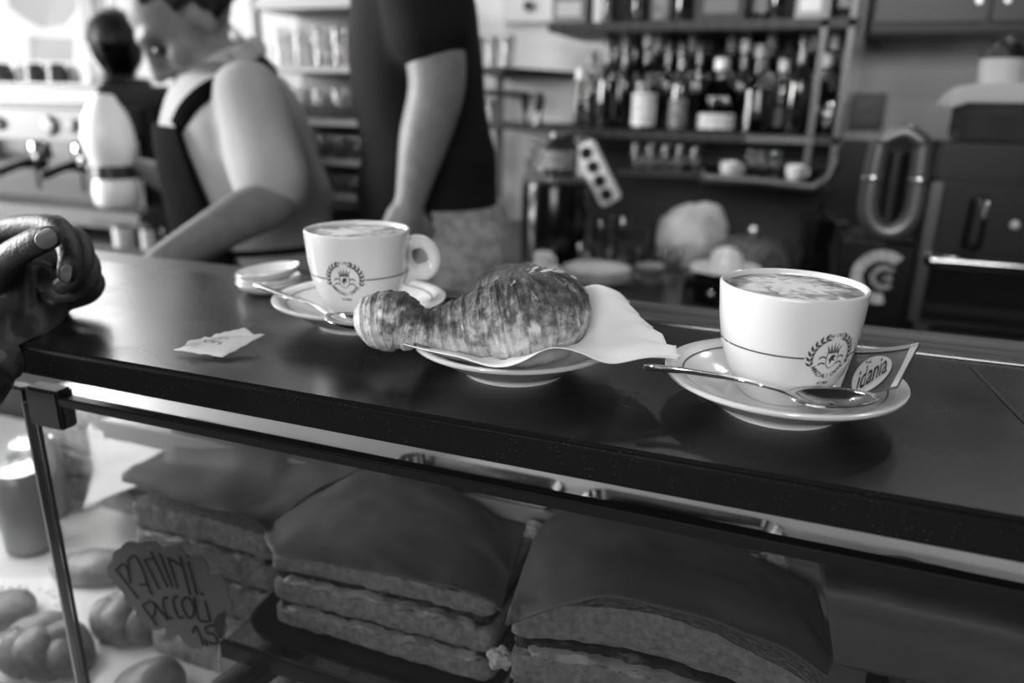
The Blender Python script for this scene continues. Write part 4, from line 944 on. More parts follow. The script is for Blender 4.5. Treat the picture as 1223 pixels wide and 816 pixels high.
# ---- bottles
def bottle(p, h, r, neck=.30, col='dark', lab=None, cap='dark', label='', group='bottles on the lower shelf', sq=False, labv=190):
    t = thing('bottle', label, 'bottle', p, group)
    nr = max(.011, r*.36); sh = h*(1-neck)
    pr = [(0, 0), (r*.9, 0), (r, .006), (r, sh*.80), (r*.92, sh*.90), (nr*1.25, sh+.01), (nr, sh+.03), (nr, h-.02), (nr*1.15, h-.018), (nr*1.15, h-.004), (nr*.9, h), (0, h)]
    m_ = {'dark': mat('bottle_dark', 14, .05, coat=1.), 'clear': thin_glass('bottle_clear', 205), 'grey': thin_glass('bottle_grey', 140), 'amber': mat('bottle_amber', 44, .06, coat=1.)}[col]
    b = MB().lathe(pr, 6 if sq else 22)
    if sq: b.v = [V((q.x*1.25, q.y*.85, q.z)) for q in b.v]
    part('glass_body', b, m_, t, sharp=30)
    if col in ('clear', 'grey'):
        k = .82; part('drink', MB().lathe([(0, .006), (r*k, .006), (r*k, sh*.78), (r*.4, sh*.78), (0, sh*.78)], 18), thin_glass('spirit', 120 if col == 'grey' else 175, .6), t)
    if lab:
        a, c = lab; rr = r*(1.26 if sq else 1.012)
        n = 16; b = MB(); b.grid(n, 1, lambda u, v: (rr*math.cos(-PI/2+(u-.5)*2.6-.25), rr*(.72 if sq else 1)*math.sin(-PI/2+(u-.5)*2.6-.25), h*(a+(c-a)*v)))
        part('label', b, mat('label_%d' % labv, labv, .55, v2=labv-45, nscale=90), t)
    cv = {'dark': 22, 'pale': 215, 'grey': 120}[cap]
    part('cap', MB().lathe([(0, h-.012), (nr*1.32, h-.012), (nr*1.32, h+.016), (nr*1.2, h+.019), (0, h+.019)], 14), mat('cap_%d' % cv, cv, .3), t)
    return t
SY = 2.30
sh_z = at(800, 156, SY).z; top_z = at(800, 29, SY).z
rack = thing('bottle_shelves', 'dark wall shelves crowded with liquor bottles', 'shelf', (0, 2.4, 0))
xa, xb = at(676, 100, SY).x, at(1016, 100, SY).x
def rbox(nm, a, c, m_, **k): return part(nm, MB().box2((a[0], a[1]-2.4, a[2]), (c[0], c[1]-2.4, c[2])), m_, rack, **k)
rbox('back_panel', (xa+.05, 2.585, BZ+.25), (xb, 2.62, CZ-.3), mat('rack_back', 30, .25))
rbox('shelf', (xa, 2.20, sh_z-.022), (xb, 2.585, sh_z), M_wood, bevel=.002); rbox('shelf', (xa-.03, 2.20, top_z-.024), (xb, 2.585, top_z), M_wood, bevel=.002)
rbox('riser', (xa+.06, 2.40, sh_z), (xb-.02, 2.585, sh_z+.07), M_wood, bevel=.002)
rbox('shelf_lip', (at(895, 160, SY).x, 2.193, sh_z-.02), (at(972, 160, SY).x, 2.2, sh_z-.004), M_steel)
for x in (at(1012, 60, SY).x, at(986, 20, SY).x): rbox('post', (x-.008, 2.2, sh_z-.1), (x+.008, 2.23, CZ-.3), mat('post_grey', 95, .35, .6))
lo_z = at(900, 214, 2.15).z
b = MB().tube([at(836, 204, 2.12)-V((0, 2.4, 0)), at(842, 212, 2.12)-V((0, 2.4, 0)), at(900, 216, 2.12)-V((0, 2.4, 0)), at(972, 224, 2.12)-V((0, 2.4, 0)), at(990, 212, 2.12)-V((0, 2.4, 0)), at(1000, 190, 2.12)-V((0, 2.4, 0))], .012, 8); part('shelf_rail', b, mat('dull_steel', 110, .35, .8), rack)
rbox('shelf', (at(836, 214, 2.15).x, 2.12, lo_z-.014), (at(992, 214, 2.15).x, 2.58, lo_z), M_wood)
S = px(at(800, 100, SY))
front = [  # x px, width px, height px, body, label, cap, label grey, square, words
 (691, 15, 62, 'clear', None, 'pale', 0, 0, 'slim clear bottle with pale cap at the end of the lower shelf'),
 (704, 17, 84, 'clear', None, 'grey', 0, 0, 'clear bottle with grey cap second from the shelf end'),
 (723, 26, 112, 'dark', None, 'dark', 0, 0, 'tall dark unlabelled bottle beside the clear bottles'),
 (743, 22, 104, 'dark', None, 'grey', 0, 0, 'dark unlabelled bottle with grey cap beside the white labelled bottle'),
 (769, 32, 104, 'clear', (.05, .42), 'grey', 205, 0, 'broad bottle with a large white rectangular label'),
 (793, 20, 108, 'dark', None, 'dark', 0, 0, 'slim black bottle between the white labelled and grey labelled bottles'),
 (809, 23, 92, 'amber', (.04, .40), 'dark', 120, 0, 'dark bottle with a dull grey label'),
 (829, 21, 112, 'dark', None, 'dark', 0, 0, 'tall black bottle beside the squat square bottle'),
 (855, 36, 74, 'grey', (.05, .28), 'pale', 200, 1, 'squat square bottle with a pale band label at its foot'),
 (881, 18, 96, 'amber', None, 'pale', 0, 0, 'slim amber bottle with pale cap behind the squat square bottle'),
 (901, 38, 88, 'clear', None, 'grey', 0, 0, 'broad clear spirit bottle with rounded shoulders'),
 (928, 20, 74, 'grey', (.1, .4), 'pale', 130, 0, 'small grey bottle with a narrow label and pale cap'),
 (950, 27, 118, 'dark', None, 'dark', 0, 0, 'tallest black bottle beside the ribbed clear decanter'),
 (978, 22, 80, 'grey', None, 'pale', 0, 0, 'grey glass bottle with pale cap behind the ribbed decanter')]
def relax(it, x0, x1, y0, y1, ym=1.):
    """move standing things apart until none touch; it: [x, y, radius, movable]"""
    for _ in range(5000):
        ok = True
        for q in it:
            if q[3]: q[0] = min(max(q[0], x0+q[2]), x1-q[2]); q[1] = min(max(q[1], y0+q[2]), y1-q[2])
        for i in range(len(it)):
            for j in range(i):
                a, c = it[i], it[j]; dx, dy = a[0]-c[0], a[1]-c[1]; d = math.hypot(dx, dy) or 1e-6; g = a[2]+c[2]+.0015-d
                if g > 1e-5:
                    ok = False; tot = a[3]+c[3] or 1
                    for q, s_ in ((a, 1), (c, -1)):
                        if q[3]: q[0] += s_*(dx/d if ym else math.copysign(1, dx))*g/tot*.7; q[1] += s_*dy/d*g/tot*ym
        if ok: break
    return it
hmax = top_z-.024-sh_z-.022
it = []
for k, (x, wd, hh, colr, lab, cap, lv, sq, words) in enumerate(front):
    p = at(x, 155, 2.275 if k % 2 == 0 or wd > 30 else 2.355); it.append([p.x, p.y, wd*S/2*(1.26 if sq else 1.015), 1])
p = at(996, 155, 2.28); it.append([p.x, p.y, 18.8*S, 1])
relax(it, xa+.002, xb-.002, 2.232, 2.398)
for (x, wd, hh, colr, lab, cap, lv, sq, words), q in zip(front, it):
    bottle(V((q[0], q[1], sh_z)), min(hh*S, hmax), wd*S/2, .34, colr, lab, cap, words, sq=bool(sq), labv=lv or 190)
p = V((it[-1][0], it[-1][1], 0)); t = thing('decanter', 'wide ribbed clear glass decanter at the end of the lower shelf', 'decanter', V((p.x, p.y, sh_z)), 'bottles on the lower shelf')
b = MB().lathe([(0, 0), (16*S, 0), (18*S, 4*S), (18*S, 34*S), (12*S, 44*S), (7*S, 48*S), (8*S, 54*S), (7*S, 54*S), (6*S, 48*S), (10*S, 42*S), (16.5*S, 33*S), (16.5*S, 5*S), (0, 4*S)], 40)
b.v = [V((q.x*(1+.04*math.cos(14*math.atan2(q.y, q.x))), q.y*(1+.04*math.cos(14*math.atan2(q.y, q.x))), q.z)) for q in b.v]
part('glass_body', b, thin_glass('cut_glass', 190, 1., 1.7), t); part('stopper', MB().ell((0, 0, 58*S), (7*S, 7*S, 6*S)), thin_glass('cut_glass', 190), t)
bx = (700, 716, 735, 754, 781, 802, 820, 841, 866, 889, 912, 934, 962, 984, 1002)
bit = relax([[at(x, 150, (2.442, 2.545)[k % 2]).x, (2.442, 2.545)[k % 2], (22+(k*5) % 7)*.00245/2, 1] for k, x in enumerate(bx)], xa+.062, xb-.020, 2.402, 2.583, 0.)
for k, x in enumerate(bx):
    p = V((bit[k][0], bit[k][1], sh_z+.07)); colr = ('dark', 'amber', 'grey', 'dark', 'clear')[k % 5]; cap = ('pale', 'grey', 'pale', 'dark', 'pale', 'grey')[k % 6]; lv = (170, 210, 120)[k % 3]
    hh = (92, 84, 98, 88, 80)[(k*3) % 5]+(10 if k in (3, 11) else 0); S_ = px(p)
    bottle(V((p.x, p.y, sh_z+.07)), min(hh*S_, hmax-.07), (22+(k*5) % 7)*.00245/2-.0006, .32, colr, (.30, .52) if k % 2 == 0 else None, cap, ('tall ' if k in (3, 11) else '')+'%s glass bottle with %s cap %sin the raised back row' % ({'dark': 'black', 'amber': 'brown', 'grey': 'grey', 'clear': 'clear'}[colr], cap, ('and %s label ' % {170: 'light grey', 210: 'white', 120: 'mid grey'}[lv]) if k % 2 == 0 else ''), 'back row of bottles on the lower shelf', labv=lv)
topb = ((728, 20, 'clear', None, 'pale'), (746, 20, 'clear', None, 'grey'), (763, 22, 'clear', None, 'dark'), (789, 24, 'grey', (.05, .5), 'dark'), (816, 22, 'dark', None, 'dark'), (908, 20, 'clear', (.1, .4), 'grey'), (930, 24, 'dark', None, 'pale'), (992, 22, 'dark', None, 'grey'), (1008, 18, 'amber', (.1, .4), 'dark'))
tit = relax([[at(x, 27, (2.26, 2.34)[k % 2]).x, (2.26, 2.34)[k % 2], wd*S/2*1.02, 1] for k, (x, wd, colr, lab, cap) in enumerate(topb)]+[[at(x, 27, 2.27).x, 2.2775, wd*S/2+.008, 0] for x, wd in ((683, 42), (861, 52), (966, 30))], xa-.02, xb+.02, 2.235, 2.57)
for k, (x, wd, colr, lab, cap) in enumerate(topb):
    p = V((tit[k][0], tit[k][1], top_z)); bottle(V((p.x, p.y, top_z)), 110*S, wd*S/2, .33, colr, lab, cap, '%s bottle with %s cap %sstanding on the top shelf' % ({'dark': 'black', 'amber': 'brown', 'grey': 'grey', 'clear': 'clear'}[colr], cap, 'and label ' if lab else ''), 'bottles on the top shelf', labv=185)
for x, wd, v, words in ((683, 42, 105, 'grey carton at the end of the top shelf beside clear bottles'), (861, 52, 40, 'dark presentation box on the top shelf between bottles'), (966, 30, 150, 'pale carton on the top shelf beside a black bottle')):
    p = at(x, 27, 2.27); t = thing('gift_box', words, 'box', V((p.x, p.y, top_z)), 'boxes on the top shelf'); hw = wd*S/2
    part('box_body', MB().box2((-hw, -.035, 0), (hw, .05, 75*S)), mat('carton_%d' % v, v, .5), t, bevel=.002); part('box_label', MB().box2((-hw*.7, -.0365, 8*S), (hw*.7, -.035, 24*S)), mat('carton_l%d' % v, min(230, v+60), .5), t, smooth=False)
# ---- drinking glasses
def tumbler_mb(r, h, taper=.82): return MB().lathe([(0, 0), (r*taper, 0), (r, h), (r*.985, h+.001), (r*.95, h), (r*taper*.93, h*.10), (0, h*.09)], 22)
GL = thin_glass('tumbler_glass', 232, 1., 1.6)
TUMB = {}
def tumbler(p, r, h, words, group, taper=.82, m_=None):
    k = (r, h, taper)
    if k not in TUMB: TUMB[k] = tumbler_mb(r, h, taper).mesh('tumbler')
    me = TUMB[k]; o = bpy.data.objects.new('tumbler', me); COL.objects.link(o)
    if not me.materials: me.materials.append(m_ or GL)
    o.location = p; return tag(o, words, 'glass', group)
# glass shelving behind the two barmen
gs = thing('glass_shelving', 'steel framed shelving filled with drinking glasses between the barmen', 'shelf', (0, 2.45, 0))
GSY = 2.30
gx0, gx1 = at(300, 100, GSY).x, at(480, 100, GSY).x
for y in (80, 144, 191, 232):
    z = at(380, y, GSY).z; part('shelf', MB().box2((gx0, -.13, z-.016), (gx1, .14, z)), mat('shelf_edge', 150, .4), gs, bevel=.002)
for x in (gx0+.01, gx1-.01): part('post', MB().box2((x-.012, -.12, BZ), (x+.012, -.096, BZ+1.3)), mat('post_dark', 60, .4), gs, bevel=.002)
part('back_panel', MB().box2((gx0, .145, BZ), (gx1, .16, BZ+1.3)), mat('shelving_back', 70, .4), gs)
part('header', MB().box2((gx0, -.12, at(380, 8, GSY).z), (gx1, .14, at(380, -6, GSY).z)), mat('header', 150, .5), gs, bevel=.003)
for si, (y, h, words) in enumerate(((80, .125, 'tall clear glass on the top glass shelf between the barmen'), (144, .105, 'clear tumbler on the second glass shelf between the barmen'), (191, .080, 'short clear tumbler on the third glass shelf between the barmen'), (232, .062, 'low clear tumbler on the bottom glass shelf between the barmen'))):
    z = at(380, y, GSY).z
    for row, yy in ((0, GSY+.06), (1, GSY+.17)):
        for k, x in enumerate(range(338, 436, 23)):
            p = at(x+row*11, y, yy); tumbler(V((p.x, yy, z)), .029, h, words.replace(' between the barmen', ', %s row, %s from the aproned barman' % (('front', 'back')[row], ('first', 'second', 'third', 'fourth', 'fifth')[k])), 'glasses on the shelving between the barmen')
# dark corner shelf, wall panel, low shelf with tools
z = at(640, 84, 2.45).z; b = MB(); P3 = [at(572, 72, 2.2), at(600, 82, 2.2), at(692, 84, 2.62), at(600, 74, 2.62)]
pp = [V((p.x, p.y, z)) for p in P3]; b.add(pp+[p-V((0, 0, .022)) for p in pp], [(0, 1, 2, 3), (7, 6, 5, 4), (0, 4, 5, 1), (1, 5, 6, 2), (2, 6, 7, 3), (3, 7, 4, 0)])
cs = thing('corner_shelf', 'dark pointed shelf fixed to the bright wall beside the bottles', 'shelf', (0, 0, 0)); part('board', b, M_wood, cs, smooth=False)
for y in (108, 148): part('board', MB().box2((at(560, y, 2.3).x, 2.25, at(600, y, 2.3).z-.016), (at(668 if y == 148 else 590, y, 2.3).x, 2.62, at(600, y, 2.3).z)), M_wood, cs, bevel=.002)
xx = at(597, 110, 2.3); part('post', MB().box2((xx.x-.010, 2.29, BZ), (xx.x+.010, 2.31, z)), mat('post_dark', 60, .4), cs)
for k, x in enumerate((570, 588, 606)):
    p = at(x, 70, 2.40); tumbler(V((p.x, p.y, z)), .026, .10, 'clear glass on the dark pointed shelf, %s from the bottles' % ('third', 'second', 'first')[k], 'glasses on the pointed shelf')
z2 = at(600, 148, 2.3).z
for k, x in enumerate((566, 584)):
    p = at(x, 148, 2.36); t = thing('storage_jar', ('pale lidded storage jar beside the barman in black', 'pale lidded storage jar beside the shelf post')[k], 'jar', V((p.x, p.y, z2)), 'storage jars')
    part('jar_body', MB().lathe([(0, 0), (.022, 0), (.024, .008), (.024, .052), (.020, .058), (0, .058)], 20), mat('jar_pale', 200, .3), t); part('lid', MB().lathe([(0, .058), (.022, .058), (.022, .069), (0, .071)], 20), M_steel, t)
for x, y0, words in ((627, 112, 'slim'), (643, 113, 'thick')):
    p = at(x, 147, 2.35); s = px(p); t = thing('portafilter_tool', words+' black handled tool standing upright against the bright wall', 'tool', V((p.x, p.y, z2)), 'tools against the wall'); r = (5 if words == 'slim' else 6.5)*s
    part('handle', MB().lathe([(0, 14*s), (r*.6, 14*s), (r*.8, 18*s), (r, 28*s), (r*.8, 35*s), (0, 37*s)], 16), M_black, t); part('shaft', MB().lathe([(0, 0), (r*1.1, 0), (r*1.1, 3*s), (r*.45, 4*s), (r*.45, 15*s), (0, 15*s)], 14), M_steel, t)
p = at(642, 4, 2.6); t = thing('wall_panel', 'pale wall mounted box with a dark round knob above the pointed shelf', 'wall box', p); s = px(p)
part('plate', MB().box2((-42*s, -.03, -22*s), (36*s, .02, 40*s)), mat('panel_pale', 190, .5), t, bevel=.004); part('knob', MB().lathe([(0, 0), (6*s, 0), (5*s, .02), (0, .022)], 18, (-7*s, -.03, -4*s), Matrix.Rotation(PI/2, 3, 'X')), M_dark, t)
# ---- things on the back counter
def lathed(name, words, cat, p, prof, m_, group=None, n=30, **k): return solo(name, MB().lathe(prof, n), m_, words, cat, p, group, **k)
p = onbc(703, 344); s = px(p)
for k in range(4): lathed('dinner_plate', ('lowest', 'second', 'third', 'topmost')[k]+' white plate of the stack on the back counter', 'plate', V((p.x, p.y+.07, BZ+k*.0075)), [(0, 0), (24*s, 0), (26*s, .002), (41*s, .011), (42*s, .0135), (40.5*s, .0138), (26*s, .006), (0, .006)], M_porc, 'stacked plates', 36)
p = onbc(637, 337); q0 = V((p.x, p.y+.05, BZ)); s = px(q0)
for k in range(3): lathed('espresso_saucer', ('lowest', 'middle', 'topmost')[k]+' small saucer under the espresso cup on the back counter', 'saucer', q0+V((0, 0, k*.006)), [(0, 0), (14*s, 0), (26*s, .010), (25.5*s, .0125), (14*s, .005), (0, .005)], M_porc, 'espresso saucers', 30)
t = thing('espresso_cup', 'white espresso cup on stacked saucers beside the black urn', 'cup', q0+V((.006, 0, .0175)), 'small cups')
part('cup_body', MB().lathe([(0, 0), (7*s, 0), (9.5*s, 8*s), (10.5*s, 22*s), (9.8*s, 22.5*s), (9*s, 20*s), (8*s, 6*s), (0, 3*s)], 24), M_porc, t)
part('handle', MB().tube([(10*s+5*s*math.sin(a), 0, 13*s+6*s*math.cos(a)) for a in [PI*k/8 for k in range(9)]], 1.6*s, 8), M_porc, t)
p = onbc(598, 334); t = thing('espresso_cup', 'white espresso cup lying low beside the stacked saucers', 'cup', V((p.x, p.y+.04, BZ)), 'small cups')
part('cup_body', MB().lathe([(0, 0), (7*s, 0), (11*s, 6*s), (12*s, 14*s), (11*s, 14.5*s), (9*s, 5*s), (0, 3*s)], 24), M_porc, t); part('handle', MB().tube([(-11*s-5*s*math.sin(a), 0, 8*s+4*s*math.cos(a)) for a in [PI*k/8 for k in range(9)]], 1.5*s, 8), M_porc, t)
p = onbc(770, 346); q0 = V((p.x, p.y+.06, BZ)); s = px(q0)
for k, (r, h, v) in enumerate(((21, 10, 120), (17, 9, 100), (18, 8, 130))):
    lathed('small_bowl', ('wide grey bowl at the foot', 'dark grey bowl in the middle', 'grey bowl on top')[k]+' of the stack beside the white plates', 'bowl', q0+V((0, 0, (0, 8, 15)[k]*s)), [(0, 0), (r*.55*s, 0), (r*s, h*s), (r*.96*s, h*s+.001), (r*.5*s, .004), (0, .004)], mat('bowl_%d' % v, v, .3), 'stacked bowls')
p = bcY(660, 1.93); s = px(p)
t = thing('coffee_urn', 'squat black coffee urn with a steel lid on the back counter', 'urn', p)
part('urn_body', MB().lathe([(0, 0), (37*s, 0), (38*s, 3*s), (38*s, 92*s), (36*s, 96*s), (0, 96*s)], 40), mat('urn_black', 10, .18), t); part('lid', MB().lathe([(0, 96*s), (37*s, 96*s), (37.5*s, 99*s), (34*s, 102*s), (0, 103*s)], 40), mat('urn_lid', 120, .3, .7), t)
part('tap', MB().limb([(V((0, -37*s, 20*s)), 4*s), (V((0, -47*s, 20*s)), 4*s), (V((0, -49*s, 12*s)), 3*s)], 10), M_black, t)
ut = p+V((0, 0, 103*s))
t = thing('label_jar', 'glass jar with a grey label standing on the black urn', 'jar', ut+V((6*s, 0, 0))); part('jar_body', MB().lathe([(0, 0), (18*s, 0), (20*s, 4*s), (20*s, 32*s), (14*s, 38*s), (14*s, 42*s), (0, 42*s)], 26), thin_glass('bottle_grey', 140), t); part('lid', MB().lathe([(0, 42*s), (15*s, 42*s), (15*s, 47*s), (0, 47*s)], 20), M_steel, t)
part('label', MB().grid(14, 1, lambda u, v: (20.3*s*math.cos(-PI/2+(u-.5)*2.2), 20.3*s*math.sin(-PI/2+(u-.5)*2.2), (8+20*v)*s)), mat('label_150', 150, .55, v2=100, nscale=80), t)
for k, (dx, dz) in enumerate(((-26, 0), (-22, 19))): tumbler(ut+V((dx*s, -.01, dz*s)), 9*s, 18*s, ('lower', 'upper')[k]+' small shiny glass stacked on the black urn beside the jar', 'glasses on the urn')
# white power strip hanging in front of the bottles
a0, a1 = at(697, 172, 2.06), at(731, 242, 2.06); t = thing('power_strip', 'white power strip with dark round sockets hanging slanted beside the jar', 'power strip', (a0+a1)/2); d = (a1-a0); ln = d.length; d.normalize(); n = V((0, -1, 0)); sd = d.cross(n).normalized(); n = sd.cross(d)
if n.y > 0: n = -n; sd = -sd
s = px(a0); M4 = basisM((0, 0, 0), d, sd, d.cross(sd)); part('housing', MB().box((0, 0, 0), (ln, 26*s, 14*s)).xf(M4), mat('strip_white', 225, .4), t, bevel=.006)
fz = 7*s if (M4 @ V((0, 0, 1))).y < 0 else -7*s
for k in range(4): part('socket', MB().lathe([(0, 0), (7.5*s, 0), (7.5*s, 2*s), (6.5*s, 2.2*s), (0, 1*s)], 18, ((k-1.5)*ln*.235, 0, fz-1*s)).xf(M4), M_black, t)
part('cord', MB().tube(crom([a0-(a0+a1)/2, a0-(a0+a1)/2+V((-.012, .07, .03)), V((a0.x-.02, 2.198, sh_z-.012))-(a0+a1)/2], 5), .004, 8), M_black, t)
# tumblers and jars standing on the counter
for k, (x, Y, r, h) in enumerate(((700, 1.86, .027, .075), (716, 2.02, .030, .11), (742, 2.06, .032, .12), (762, 2.00, .028, .075), (728, 1.95, .027, .07), (804, 1.91, .025, .07), (785, 2.10, .03, .09))):
    tumbler(bcY(x, Y), r, h, ('short clear tumbler behind the white plates', 'tall clear glass below the power strip', 'tall wide glass between the power strip and the white bag', 'clear tumbler behind the stacked bowls', 'low clear tumbler beside the tall glasses', 'clear tumbler in front of the white bag', 'clear glass half hidden by the white bag')[k], 'glasses on the back counter')
# low shelf glasses under the bottles
for k, x in enumerate((760, 777, 795, 812, 830)):
    p = at(x, 208, 2.33); tumbler(V((p.x, p.y, lo_z)), .0195, .085, 'clear glass in the row under the bottles, %s from the power strip' % ('first', 'second', 'third', 'fourth', 'fifth')[k], 'glasses under the bottles')
rbox('shelf', (at(745, 208, 2.33).x, 2.25, lo_z-.014), (at(836, 214, 2.15).x, 2.58, lo_z), M_wood)
for k, x in enumerate((895, 910, 925)):
    p = at(x, 210, 2.2); tumbler(V((p.x, p.y, lo_z)), .0155, .075, 'slim clear glass between two small white cups, '+('beside the cup behind the white bag', 'in the middle of three', 'beside the cup near the upturned rail')[k], 'glasses between the small cups')
for x, y, words in ((870, 212, 'small white cup on the rail shelf beside the ribbed glasses'), (948, 217, 'small white cup near the upturned end of the rail shelf')):
    p = at(x, y, 2.18); s = px(p); t = thing('espresso_cup', words, 'cup', V((p.x, p.y, lo_z)), 'small cups')
    part('cup_body', MB().lathe([(0, 0), (7*s, 0), (10*s, 6*s), (11*s, 17*s), (10*s, 17.5*s), (8*s, 5*s), (0, 3*s)], 24), M_porc, t); part('handle', MB().tube([(10*s+5*s*math.sin(a), 0, 10*s+5*s*math.cos(a)) for a in [PI*k/8 for k in range(9)]], 1.5*s, 8), M_porc, t)
# white bag
p = bcY(824, 2.03); s = px(p); b = MB(); b.ell((0, 0, 0), (41*s, 34*s, 41*s), n=40, m=28)
b.v = [V((q.x, q.y, max(q.z, -34*s))) for q in [q*(1+.07*noise.noise(q*22)+.05*noise.noise(q*55)) for q in b.v]]
t = thing('plastic_bag', 'crumpled white plastic bag standing among the glasses', 'bag', p); b.v = [q+V((0, 0, 34*s)) for q in b.v]; part('bag_body', b, mat('bag_white', 190, .5, v2=165, nscale=25), t, sharp=0)
b = MB(); b.limb([(V((4*s, 0, 56*s)), 20*s), (V((12*s, 0, 64*s)), 15*s), (V((26*s, 0, 62*s)), 10*s), (V((36*s, 0, 50*s)), 6*s)], 14); b.v = [q*(1+.06*noise.noise(q*40)) for q in b.v]; part('bag_neck', b, mat('bag_white', 190), t, sharp=0)
# cut-glass dome behind the big cup
p = bcY(898, 1.92); s = px(p); t = thing('cake_dome', 'patterned cut glass cake dome on the back counter', 'cake dome', p); b = MB().lathe([(48*s, 2*s), (48*s, 18*s), (45*s, 32*s), (38*s, 44*s), (26*s, 52*s), (12*s, 56*s), (0, 57*s)], 44)
part('dome', b, mat('cut_glass_dome', 120, .25, v2=62, nscale=110, nlo=.1, nhi=.5, kind='voronoi', bump=.8, bscale=110), t); part('dish', MB().lathe([(0, 0), (40*s, 0), (54*s, 3*s), (53*s, 5*s), (0, 4*s)], 40), M_steel, t); part('knob', MB().ell((0, 0, 61*s), (6*s, 6*s, 6*s)), M_chrome, t)
# citrus juicer
p = onbc(858, 366); q0 = V((p.x, p.y+.08, BZ)); s = px(q0); t = thing('citrus_juicer', 'black citrus juicer with a white dish and dome', 'juicer', q0)
part('base', MB().lathe([(0, 0), (46*s, 0), (48*s, 4*s), (46*s, 26*s), (36*s, 30*s), (0, 30*s)], 36), mat('urn_black', 10, .18), t); part('dish', MB().lathe([(0, 31*s), (30*s, 31*s), (42*s, 36*s), (41*s, 38*s), (28*s, 34*s), (0, 34*s)], 36), M_porc, t)
b = MB().lathe([(19*s, 34*s), (19*s, 44*s), (16*s, 54*s), (10*s, 60*s), (0, 63*s)], 48); b.v = [V((q.x*(1+.05*math.cos(10*math.atan2(q.y, q.x))), q.y*(1+.05*math.cos(10*math.atan2(q.y, q.x))), q.z)) for q in b.v]; part('reamer', b, M_porc, t)
for k in (-1, 1): part('button', MB().ell((k*9*s, -46*s, 14*s), (4*s, 3*s, 4*s)), M_chrome, t)
# dark moka pot and grey tape dispenser
p = bcY(972, 2.04); s = px(p); t = thing('moka_pot', 'dark faceted moka pot beside the cake dome', 'coffee pot', p); part('boiler', MB().lathe([(0, 0), (20*s, 0), (22*s, 3*s), (17*s, 34*s), (0, 34*s)], 8), mat('moka_dark', 36, .25, .6), t, smooth=False); part('jug', MB().lathe([(0, 34*s), (16*s, 34*s), (21*s, 70*s), (0, 70*s)], 8), mat('moka_dark', 36), t, smooth=False)
part('lid', MB().lathe([(0, 70*s), (21*s, 70*s), (8*s, 80*s), (4*s, 80*s), (4*s, 88*s), (0, 89*s)], 8), mat('moka_dark', 36), t, smooth=False); part('handle', MB().limb([(V((18*s, 0, 66*s)), 4*s), (V((36*s, 0, 62*s)), 4.5*s), (V((34*s, 0, 30*s)), 4*s)], 10), M_black, t)
p = bcY(952, 1.74); s = px(p); t = thing('tape_dispenser', 'pale grey tape dispenser with a dark ring behind the big cup', 'tape dispenser', p)
b = MB().prism([(-18*s, 0), (20*s, 0), (26*s, 24*s), (18*s, 26*s), (10*s, 14*s), (4*s, 30*s), (-10*s, 30*s), (-18*s, 20*s)], 16*s, basisM((0, 8*s, 0), (1, 0, 0), (0, 0, 1), (0, -1, 0))); part('holder', b, mat('tape_grey', 150, .4), t, bevel=.003); part('reel', MB().lathe([(4*s, -9*s), (10*s, -9*s), (10*s, 9*s), (4*s, 9*s), (4*s, -9*s)], 24, (-4*s, 0, 17*s), Matrix.Rotation(PI/2, 3, 'X')), M_dark, t)
# ---- doser grinder with round badge
gp = bcY(1043, 1.62, 340); s = px(gp); t = thing('coffee_grinder', 'black coffee grinder with a round white badge and a steel U shaped fork', 'coffee grinder', gp)
part('housing', MB().box2((-40*s, -30*s, 0), (39*s, 60*s, 108*s)), mat('grinder_black', 12, .3), t, bevel=.012, seg=3)
def arc(nm, r0, r1, a0, a1, c, v):
    n = 26; b = MB(); b.grid(n, 1, lambda u, w_: (c[0]+(r0+(r1-r0)*w_)*math.cos(a0+(a1-a0)*u), -31*s, c[1]+(r0+(r1-r0)*w_)*math.sin(a0+(a1-a0)*u))); ob = part(nm, b, mat('badge_%d' % v, v, .5, v2=v-40, nscale=120), t, smooth=False); solidify(ob, .002)
bc_ = (3*s, 64*s); arc('badge_ring', 19*s, 31*s, math.radians(50), math.radians(285), bc_, 200); arc('badge_letter', 8*s, 14*s, math.radians(40), math.radians(320), (bc_[0]+3*s, bc_[1]), 160)
part('badge_letter', MB().box2((bc_[0]+2*s, -32*s, bc_[1]-3*s), (bc_[0]+12*s, -30.5*s, bc_[1]+2*s)), mat('badge_160', 160), t, smooth=False)
M_fork = mat('fork_steel', 120, .35, .7)
U = [(-18, 210), (-20, 170), (-19, 135), (-10, 118), (4, 112), (18, 118), (26, 135), (26, 170), (24, 210)]; part('fork', MB().tube(crom([(x*s, -14*s, y*s) for x, y in U], 4), 11*s, 12, flat=.8, ref=V((0, 1, 0))), M_fork, t)
part('fork_bridge', MB().limb([(V((-16*s, -14*s, 212*s)), 10*s), (V((4*s, -14*s, 222*s)), 10*s), (V((22*s, -14*s, 212*s)), 10*s)], 12), M_fork, t)
for x in (-20, 26): part('fork_band', MB().lathe([(11.6*s, -2*s), (12*s, 0), (11.6*s, 2*s), (9*s, 2*s), (9*s, -2*s)], 20, (x*s, -14*s, 172*s)), M_chrome, t)
part('chute', MB().lathe([(0, 100*s), (14*s, 100*s), (14*s, 200*s), (0, 200*s)], 20, (3*s, 10*s, 0)), M_black, t)
